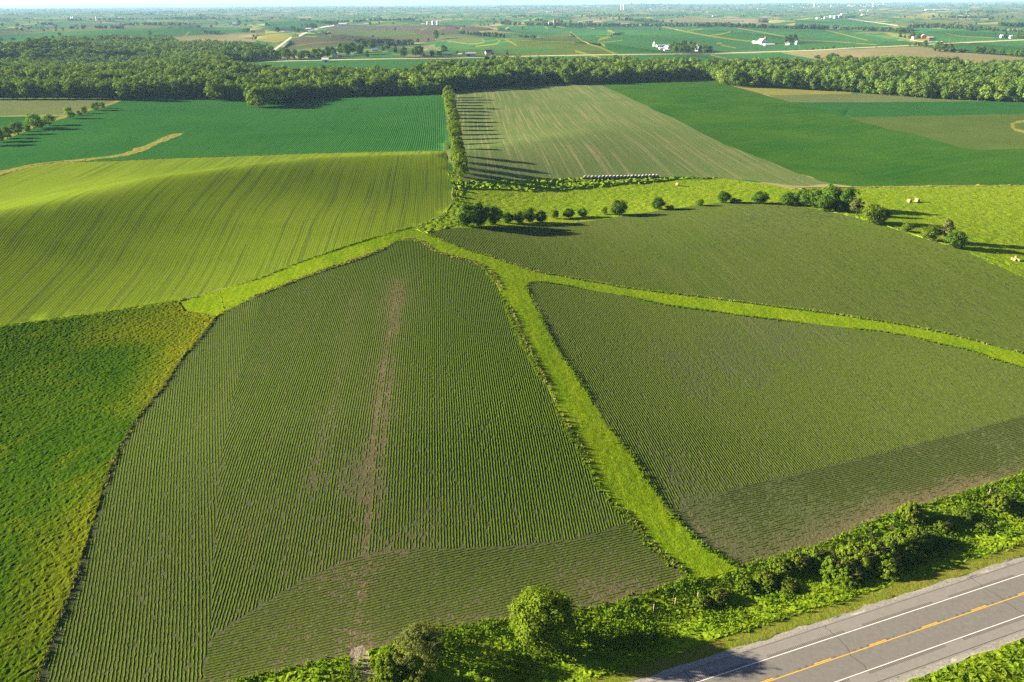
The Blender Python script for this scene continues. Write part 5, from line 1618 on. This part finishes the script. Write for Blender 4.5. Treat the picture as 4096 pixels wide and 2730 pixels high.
for x, y, L_, wl, rf, lab in [(1240, 75, 18, WHITE, ROOFW, 'white shed on the tan knoll far behind the cattle barn'), (3375, 60, 24, WHITE, ROOFW, 'white farm buildings in the far valley left of the long white sheds'), (3458, 62, 26, WHITE, ROOFW, 'long white barn with a red stripe far behind the hilltop farm'), (3450, 44, 20, WHITE, ROOFW, 'white domed store far beyond the hilltop farm'), (3478, 44, 16, WHITE, ROOFW, 'second white domed store far beyond the hilltop farm'), (3715, 42, 30, WHITE, ROOFW, 'left one of two very long white sheds far on the right'), (3765, 41, 60, WHITE, ROOFW, 'right one of two very long white sheds far on the right'),
                              (3845, 68, 20, WHITE, ROOFW, 'white barn in the far right grove'), (3872, 70, 22, WHITE, ROOFW, 'white shed next to the barn in the far right grove'), (3932, 72, 16, BLUEW, BLUEW, 'blue barn at the right end of the far right grove'), (3825, 104, 12, WHITE, ROOFW, 'white shed between bushes before the far right grove'), (2205, 97, 22, WHITE, ROOFG, 'low white barn in the far tree belt'), (2320, 93, 14, REDW, ROOFW, 'reddish barn in the far tree belt'), (2858, 66, 18, WHITE, ROOFW, 'white house on the pale slope far right of the belt'), (2195, 50, 16, WHITE, ROOFW, 'cluster house on the green far knoll'), (2215, 50, 10, WHITE, ROOFW, 'small house right of the cluster house on the far knoll'), (4005, 152, 8, WHITE, ROOFW, 'white shed by the road under a dark conifer'), (4042, 154, 8, WHITE, ROOFW, 'white cottage by the road right of the conifer')]:
    m = mpp(x, y)
    gable('farm_building', lab, 'building', x, y, L_ * m, max(6.0, L_ * m * 0.35), 4.5 if L_ < 22 else 5.5, 2.6, random.uniform(-8, 14), wl, rf)
bin_('silo', 'brown silo in the far tree belt behind the soybean hills', 2217, 98, 4.0, 17, BRICK, 'dome', category='silo')
for x, y, hp, wp in [(4020, 154, 24, 20), (4070, 156, 28, 26), (4090, 157, 26, 24)]:
    tree_px('roadside_clump_tree', 'conifer' if x == 4020 else 'farm', x, y, hp, wp, 'dark tree by the white cottage on the road' if x > 4020 else 'broad dark conifer by the white cottage on the road', 'trees by the white cottage' if x > 4020 else None)

# far town: white roofs and water towers
TG = 'white buildings of the far town'
tr = np.random.default_rng(77)
k = 0
TOWN = {}
for (x0, x1, y0, y1, n) in [(3150, 3330, 27, 32, 7), (3320, 3420, 22, 30, 14), (3380, 3470, 18, 29, 14), (3430, 3520, 20, 28, 8), (2330, 2420, 26, 31, 8), (2540, 2700, 34, 46, 10), (2700, 2790, 40, 48, 5), (1860, 1960, 33, 40, 9), (2060, 2200, 30, 38, 8), (2780, 3050, 30, 58, 12)]:
    for i in range(n):
        x, y = tr.uniform(x0, x1), tr.uniform(y0, y1)
        p = at(x, y)
        if math.hypot(p[0], p[1]) > 30000:
            continue
        L_ = min(tr.uniform(3, 9) * depth(p) / F_PX, 90)
        me_key = i % 3
        if me_key not in TOWN:
            a, b, H_, RH_ = 0.5, 0.5, 0.32, 0.12
            V = [(-a, -b, -0.3), (a, -b, -0.3), (a, b, -0.3), (-a, b, -0.3), (-a, -b, H_), (a, -b, H_), (a, b, H_), (-a, b, H_), (-a, 0, H_ + RH_), (a, 0, H_ + RH_)]
            Fs = [(0, 1, 5, 4), (2, 3, 7, 6), (1, 2, 6, 9, 5), (3, 0, 4, 8, 7), (4, 5, 9, 8), (6, 7, 8, 9)]
            TOWN[me_key] = bm_mesh('town building', V, Fs, [WHITE if me_key else TANW, ROOFW if me_key < 2 else ROOFG], [0, 0, 0, 0, 1, 1])
        o = obj('town_building', TOWN[me_key], label='small pale building of the far town below the horizon', category='building', group=TG)
        o.location = tuple(p)
        o.rotation_euler = (0, 0, tr.uniform(-0.2, 0.2))
        o.scale = (L_, L_ * 0.5, min(L_ * 0.5, 14) / 0.44 * 0.6)

def water_tower(x, y, H, lab):
    p = at(x, y)
    e = root('water_tower', lab, 'water tower', p, 0)
    v, f = tube([(0, 0, -3), (0, 0, H * 0.15), (0, 0, H * 0.72)], [H * 0.11, H * 0.07, H * 0.07], 12)
    obj('column', bm_mesh('tower column', v, f, [WHITE], smooth=True), e)
    n, V, Fs = 16, [], []
    lv = [(H * 0.66, H * 0.07), (H * 0.74, H * 0.18), (H * 0.86, H * 0.22), (H * 0.96, H * 0.15), (H, H * 0.02)]
    for z, r in lv:
        for q in range(n):
            V.append((math.cos(2 * math.pi * q / n) * r, math.sin(2 * math.pi * q / n) * r, z))
    for i in range(len(lv) - 1):
        for q in range(n):
            Fs.append((i * n + q, i * n + (q + 1) % n, (i + 1) * n + (q + 1) % n, (i + 1) * n + q))
    obj('tank', bm_mesh('tower tank', V, Fs, [WHITE], smooth=True), e)
for x, y, hp, lab in [(2484, 38, 20, 'left one of two white water towers close together on the horizon'), (2494, 40, 20, 'right one of two white water towers close together on the horizon'), (3256, 30, 16, 'white water tower left of the far town'), (3490, 32, 20, 'white water tower at the right end of the far town'), (3532, 26, 16, 'white water tower standing apart right of the far town')]:
    water_tower(x, y, min(hp * mpp(x, y), 70), lab)

# ------------------------------------------------------------------ car on the far road
def car():
    p = at(3503, 190)
    p2 = at(3460, 191.5)
    e = root('car', 'white car driving on the straight road behind the woods', 'car', p, math.atan2(p2[1] - p[1], p2[0] - p[0]))
    CARW = plain('white car paint', (0.78, 0.78, 0.78), 0.3, 0.5, 0.02, 1.0)
    GLASS = plain('dark car glass', (0.03, 0.035, 0.04), 0.1, 0.5, 0.02, 1.0)
    TYRE = plain('black tyre', (0.02, 0.02, 0.02), 0.9, 0.1, 0.05, 1.0)
    V = [(x, y, z) for x, z in ((-2.3, 0.4), (-2.3, 0.95), (-0.9, 1.05), (2.2, 1.1), (2.3, 0.4)) for y in (-0.9, 0.9)]
    Fs = [(0, 1, 3, 2), (2, 3, 5, 4), (4, 5, 7, 6), (6, 7, 9, 8), (8, 9, 1, 0), (0, 2, 4, 6, 8), (1, 9, 7, 5, 3)]
    obj('body', bm_mesh('car body', V, Fs, [CARW]), e)
    V = [(x, y, z) for x, z, yy in ((-0.9, 1.04, 0.85), (-0.3, 1.6, 0.7), (1.7, 1.62, 0.7), (2.15, 1.09, 0.85)) for y in (-yy, yy)]
    Fs = [(0, 1, 3, 2), (2, 3, 5, 4), (4, 5, 7, 6), (0, 2, 4, 6), (1, 7, 5, 3)]
    obj('cabin', bm_mesh('car cabin', V, Fs, [GLASS, CARW], [0, 1, 0, 0, 0]), e)
    v, f = tube([(0, -0.11, 0), (0, 0.11, 0)], [0.34, 0.34], 14)
    f = [tuple(q) for q in f] + [tuple(range(14)), tuple(range(14, 28))]
    wm = bm_mesh('wheel', v, f, [TYRE])
    for a in (-1.4, 1.4):
        for b in (-0.85, 0.85):
            obj('wheel', wm, e).location = (a, b, 0.34)
car()

# ------------------------------------------------------------------ cattle on the far left pasture
def cow_mesh():
    me = bpy.data.meshes.new('cow')
    pts = [(0, 0, 1.05, .40), (0.55, 0, 1.05, .38), (0.95, 0, 1.15, .30), (1.25, 0, 1.1, .20), (1.55, 0, 0.85, .17), (1.75, 0, 0.65, .11),
           (-0.5, 0, 1.08, .38), (-0.85, 0, 1.12, .28), (-1.0, 0, 0.9, .05), (-1.02, 0, 0.55, .04),
           (0.75, 0.2, 0.75, .14), (0.75, 0.22, 0.38, .09), (0.78, 0.22, 0.02, .07), (0.75, -0.2, 0.75, .14), (0.72, -0.22, 0.38, .09), (0.72, -0.22, 0.02, .07),
           (-0.72, 0.2, 0.78, .17), (-0.82, 0.22, 0.42, .09), (-0.76, 0.22, 0.02, .07), (-0.72, -0.2, 0.78, .17), (-0.80, -0.22, 0.42, .09), (-0.74, -0.22, 0.02, .07)]
    ed = [(0, 1), (1, 2), (2, 3), (3, 4), (4, 5), (0, 6), (6, 7), (7, 8), (8, 9), (1, 10), (10, 11), (11, 12), (1, 13), (13, 14), (14, 15), (6, 16), (16, 17), (17, 18), (6, 19), (19, 20), (20, 21)]
    me.from_pydata([q[:3] for q in pts], ed, [])
    o = bpy.data.objects.new('cow_build', me)
    COL.objects.link(o)
    sk = o.modifiers.new('skin', 'SKIN')
    for i, q in enumerate(pts):
        me.skin_vertices[0].data[i].radius = (q[3], q[3])
    me.skin_vertices[0].data[0].use_root = True
    o.modifiers.new('sub', 'SUBSURF').levels = 1
    dg = bpy.context.evaluated_depsgraph_get()
    res = bpy.data.meshes.new_from_object(o.evaluated_get(dg))
    bpy.data.objects.remove(o)
    return res
HIDE = plain('black cattle hide', (0.018, 0.015, 0.013), 0.7, 0.2, 0.2, 2.0)
COW = cow_mesh()
COW.materials.clear()
COW.materials.append(HIDE)
for i in range(34):
    p = at(random.uniform(470, 900), random.uniform(112, 136))
    o = obj('cow', COW, label='black cow grazing on the far green pasture behind the left woods', category='cow', group='black cattle on the far pasture')
    o.location = tuple(p)
    o.rotation_euler = (0, 0, random.uniform(0, 6.28))
    o.scale = (1.1, 1.1, 1.1)

# ------------------------------------------------------------------ far groves and tree lines
far_p, far_s = [], []
fr = np.random.default_rng(99)
for x0, y0, x1, y1, n, jit, s0, s1 in [
    (1430, 174, 1640, 180, 46, 12, 1.0, 1.5), (1870, 140, 2010, 152, 34, 12, 1.0, 1.5), (1835, 136, 1860, 138, 8, 6, 0.9, 1.2), (2082, 152, 2138, 155, 14, 6, 0.7, 1.0), (1268, 93, 1345, 96, 34, 30, 1.1, 1.6), (1340, 90, 1450, 88, 26, 25, 0.9, 1.4), (1450, 86, 1660, 82, 46, 25, 0.9, 1.4), (1640, 78, 1720, 74, 22, 40, 1.0, 1.6), (1200, 86, 1240, 82, 8, 20, 0.9, 1.2),
    (2000, 99, 2200, 103, 46, 30, 0.9, 1.5), (2200, 103, 2420, 105, 46, 25, 0.9, 1.5), (2420, 105, 2640, 106, 46, 20, 0.9, 1.5), (2640, 106, 2900, 108, 52, 25, 1.0, 1.7), (2900, 108, 3072, 112, 34, 25, 0.8, 1.5), (3072, 112, 3180, 116, 26, 15, 0.7, 1.1), (3180, 114, 3340, 118, 40, 25, 1.0, 1.7), (3340, 118, 3470, 120, 26, 15, 0.7, 1.1), (3470, 124, 3560, 128, 22, 20, 1.1, 1.7), (3560, 126, 3640, 132, 22, 20, 1.0, 1.5),
    (2500, 82, 2640, 90, 40, 60, 1.0, 1.5), (2300, 66, 2500, 64, 26, 60, 0.9, 1.4), (2500, 66, 2750, 64, 40, 60, 1.0, 1.5), (2050, 70, 2130, 68, 20, 50, 0.9, 1.3),
    (3640, 112, 3720, 112, 20, 20, 1.0, 1.5), (3705, 108, 3870, 117, 40, 25, 0.9, 1.5), (3870, 122, 3960, 120, 20, 20, 0.8, 1.3), (4000, 108, 4110, 106, 16, 20, 1.2, 1.7), (3960, 125, 4110, 130, 22, 15, 0.6, 1.0), (3760, 72, 3960, 74, 50, 40, 0.8, 1.4), (3860, 52, 4000, 50, 26, 60, 1.0, 1.4), (3350, 74, 3430, 70, 26, 20, 1.0, 1.5), (3080, 68, 3140, 64, 14, 20, 0.8, 1.2),
    (-60, 80, 120, 78, 14, 40, 1.0, 1.5), (280, 84, 560, 80, 40, 30, 1.0, 1.6), (560, 80, 900, 76, 60, 30, 1.0, 1.7), (170, 102, 215, 100, 10, 20, 1.2, 1.6), (130, 105, 250, 104, 10, 20, 0.7, 1.0), (300, 108, 335, 108, 7, 12, 0.9, 1.3), (380, 114, 480, 116, 22, 15, 0.9, 1.4), (480, 104, 660, 100, 24, 20, 0.8, 1.4), (660, 101, 780, 100, 16, 20, 0.8, 1.3), (30, 100, 80, 101, 4, 10, 0.6, 0.9), (820, 136, 880, 134, 8, 20, 0.8, 1.1), (980, 131, 1030, 131, 5, 8, 0.7, 0.9), (0, 163, 56, 163, 6, 10, 0.7, 1.0), (160, 160, 220, 156, 5, 8, 0.8, 1.2),
    (870, 66, 1030, 66, 40, 40, 0.8, 1.2), (480, 62, 640, 58, 30, 60, 1.0, 1.5), (790, 64, 820, 64, 8, 20, 1.2, 1.5), (0, 64, 140, 56, 24, 80, 1.0, 1.5), (3640, 184, 3700, 184, 6, 6, 0.5, 0.7), (3740, 206, 3860, 212, 14, 6, 0.5, 0.8), (3110, 206, 3420, 192, 20, 4, 0.25, 0.45), (1480, 150, 1500, 150, 2, 4, 0.5, 0.7)]:
    t = fr.uniform(0, 1, n)
    g_ = ground(np.stack([x0 + (x1 - x0) * t, y0 + (y1 - y0) * t], 1))[:, :2]
    g_ = g_ + fr.normal(0, jit * 0.5, g_.shape)
    far_p.append(g_)
    far_s.append(fr.uniform(s0, s1, n))
# scattered and gathering towards the horizon
N_ = 8500
rr_ = 3200 * np.exp(fr.uniform(0, 1, N_) ** 0.8 * math.log(26000 / 3200))
aa = fr.uniform(-0.66, 0.66, N_)
X_, Y_ = rr_ * np.sin(aa), rr_ * np.cos(aa)
a1 = X_ * math.cos(NS) - Y_ * math.sin(NS)
b1 = X_ * math.sin(NS) + Y_ * math.cos(NS)
lines = np.minimum(np.abs((a1 / 420 + 0.3 * np.sin(b1 / 900)) % 1 - 0.5), np.abs((b1 / 520 + 0.3 * np.sin(a1 / 700)) % 1 - 0.5))
patch = wav(X_, Y_, 330, 0.3) * 0.6 + wav(X_, Y_, 120, 1.9) * 0.4
prob = np.where(lines < 0.05, 0.55, 0.0) * (wav(X_, Y_, 210, 2.4) > 0.45) + np.clip((patch - 0.64 + 0.20 * sstep(5000, 14000, rr_)) * 5, 0, 1) + 0.02
sel = fr.uniform(size=N_) < prob
far_p.append(np.stack([X_[sel], Y_[sel]], 1))
far_s.append(fr.uniform(0.8, 1.5, sel.sum()) * (1 + 0.9 * sstep(6000, 16000, rr_[sel])))
far_p, far_s = np.vstack(far_p), np.concatenate(far_s)
# the far prototype stands in the scene as real trees at the edge of the far grove
for x, y, v in ((1650, 181, 0), (1424, 173, 1), (2015, 153, 2)):
    p = at(x, y)
    tree_at('grove_edge_tree', 'far', p, 12, 1.2, 'rounded tree at the edge of the far grove by the brown field', 'far grove edge trees', variant=v)
instancer('far_trees', 'far groves, tree lines and wooded ridges out to the horizon', np.column_stack([far_p, h(far_p[:, 0], far_p[:, 1])]), far_s, crowns_of('far'), 'trees', 15)

# ------------------------------------------------------------------ haze
def haze():
    m, nt, out = new_mat('haze air')
    v = nt.nodes.new('ShaderNodeVolumePrincipled')
    v.inputs['Color'].default_value = (0.38, 0.64, 1.0, 1)
    v.inputs['Density'].default_value = 0.000045
    v.inputs['Anisotropy'].default_value = 0.0
    nt.links.new(v.outputs[0], out.inputs['Volume'])
    x0, x1, y0, y1, z0, z1 = -46000, 46000, -1000, 46000, -60, 150
    V = [(x, y, z) for z in (z0, z1) for y in (y0, y1) for x in (x0, x1)]
    Fq = [(0, 2, 3, 1), (4, 5, 7, 6), (0, 1, 5, 4), (2, 6, 7, 3), (0, 4, 6, 2), (1, 3, 7, 5)]
    o = obj('haze', np_mesh('haze', np.array(V, float), np.array(Fq), [m]), kind='stuff', label='pale blue haze over the land')
haze()
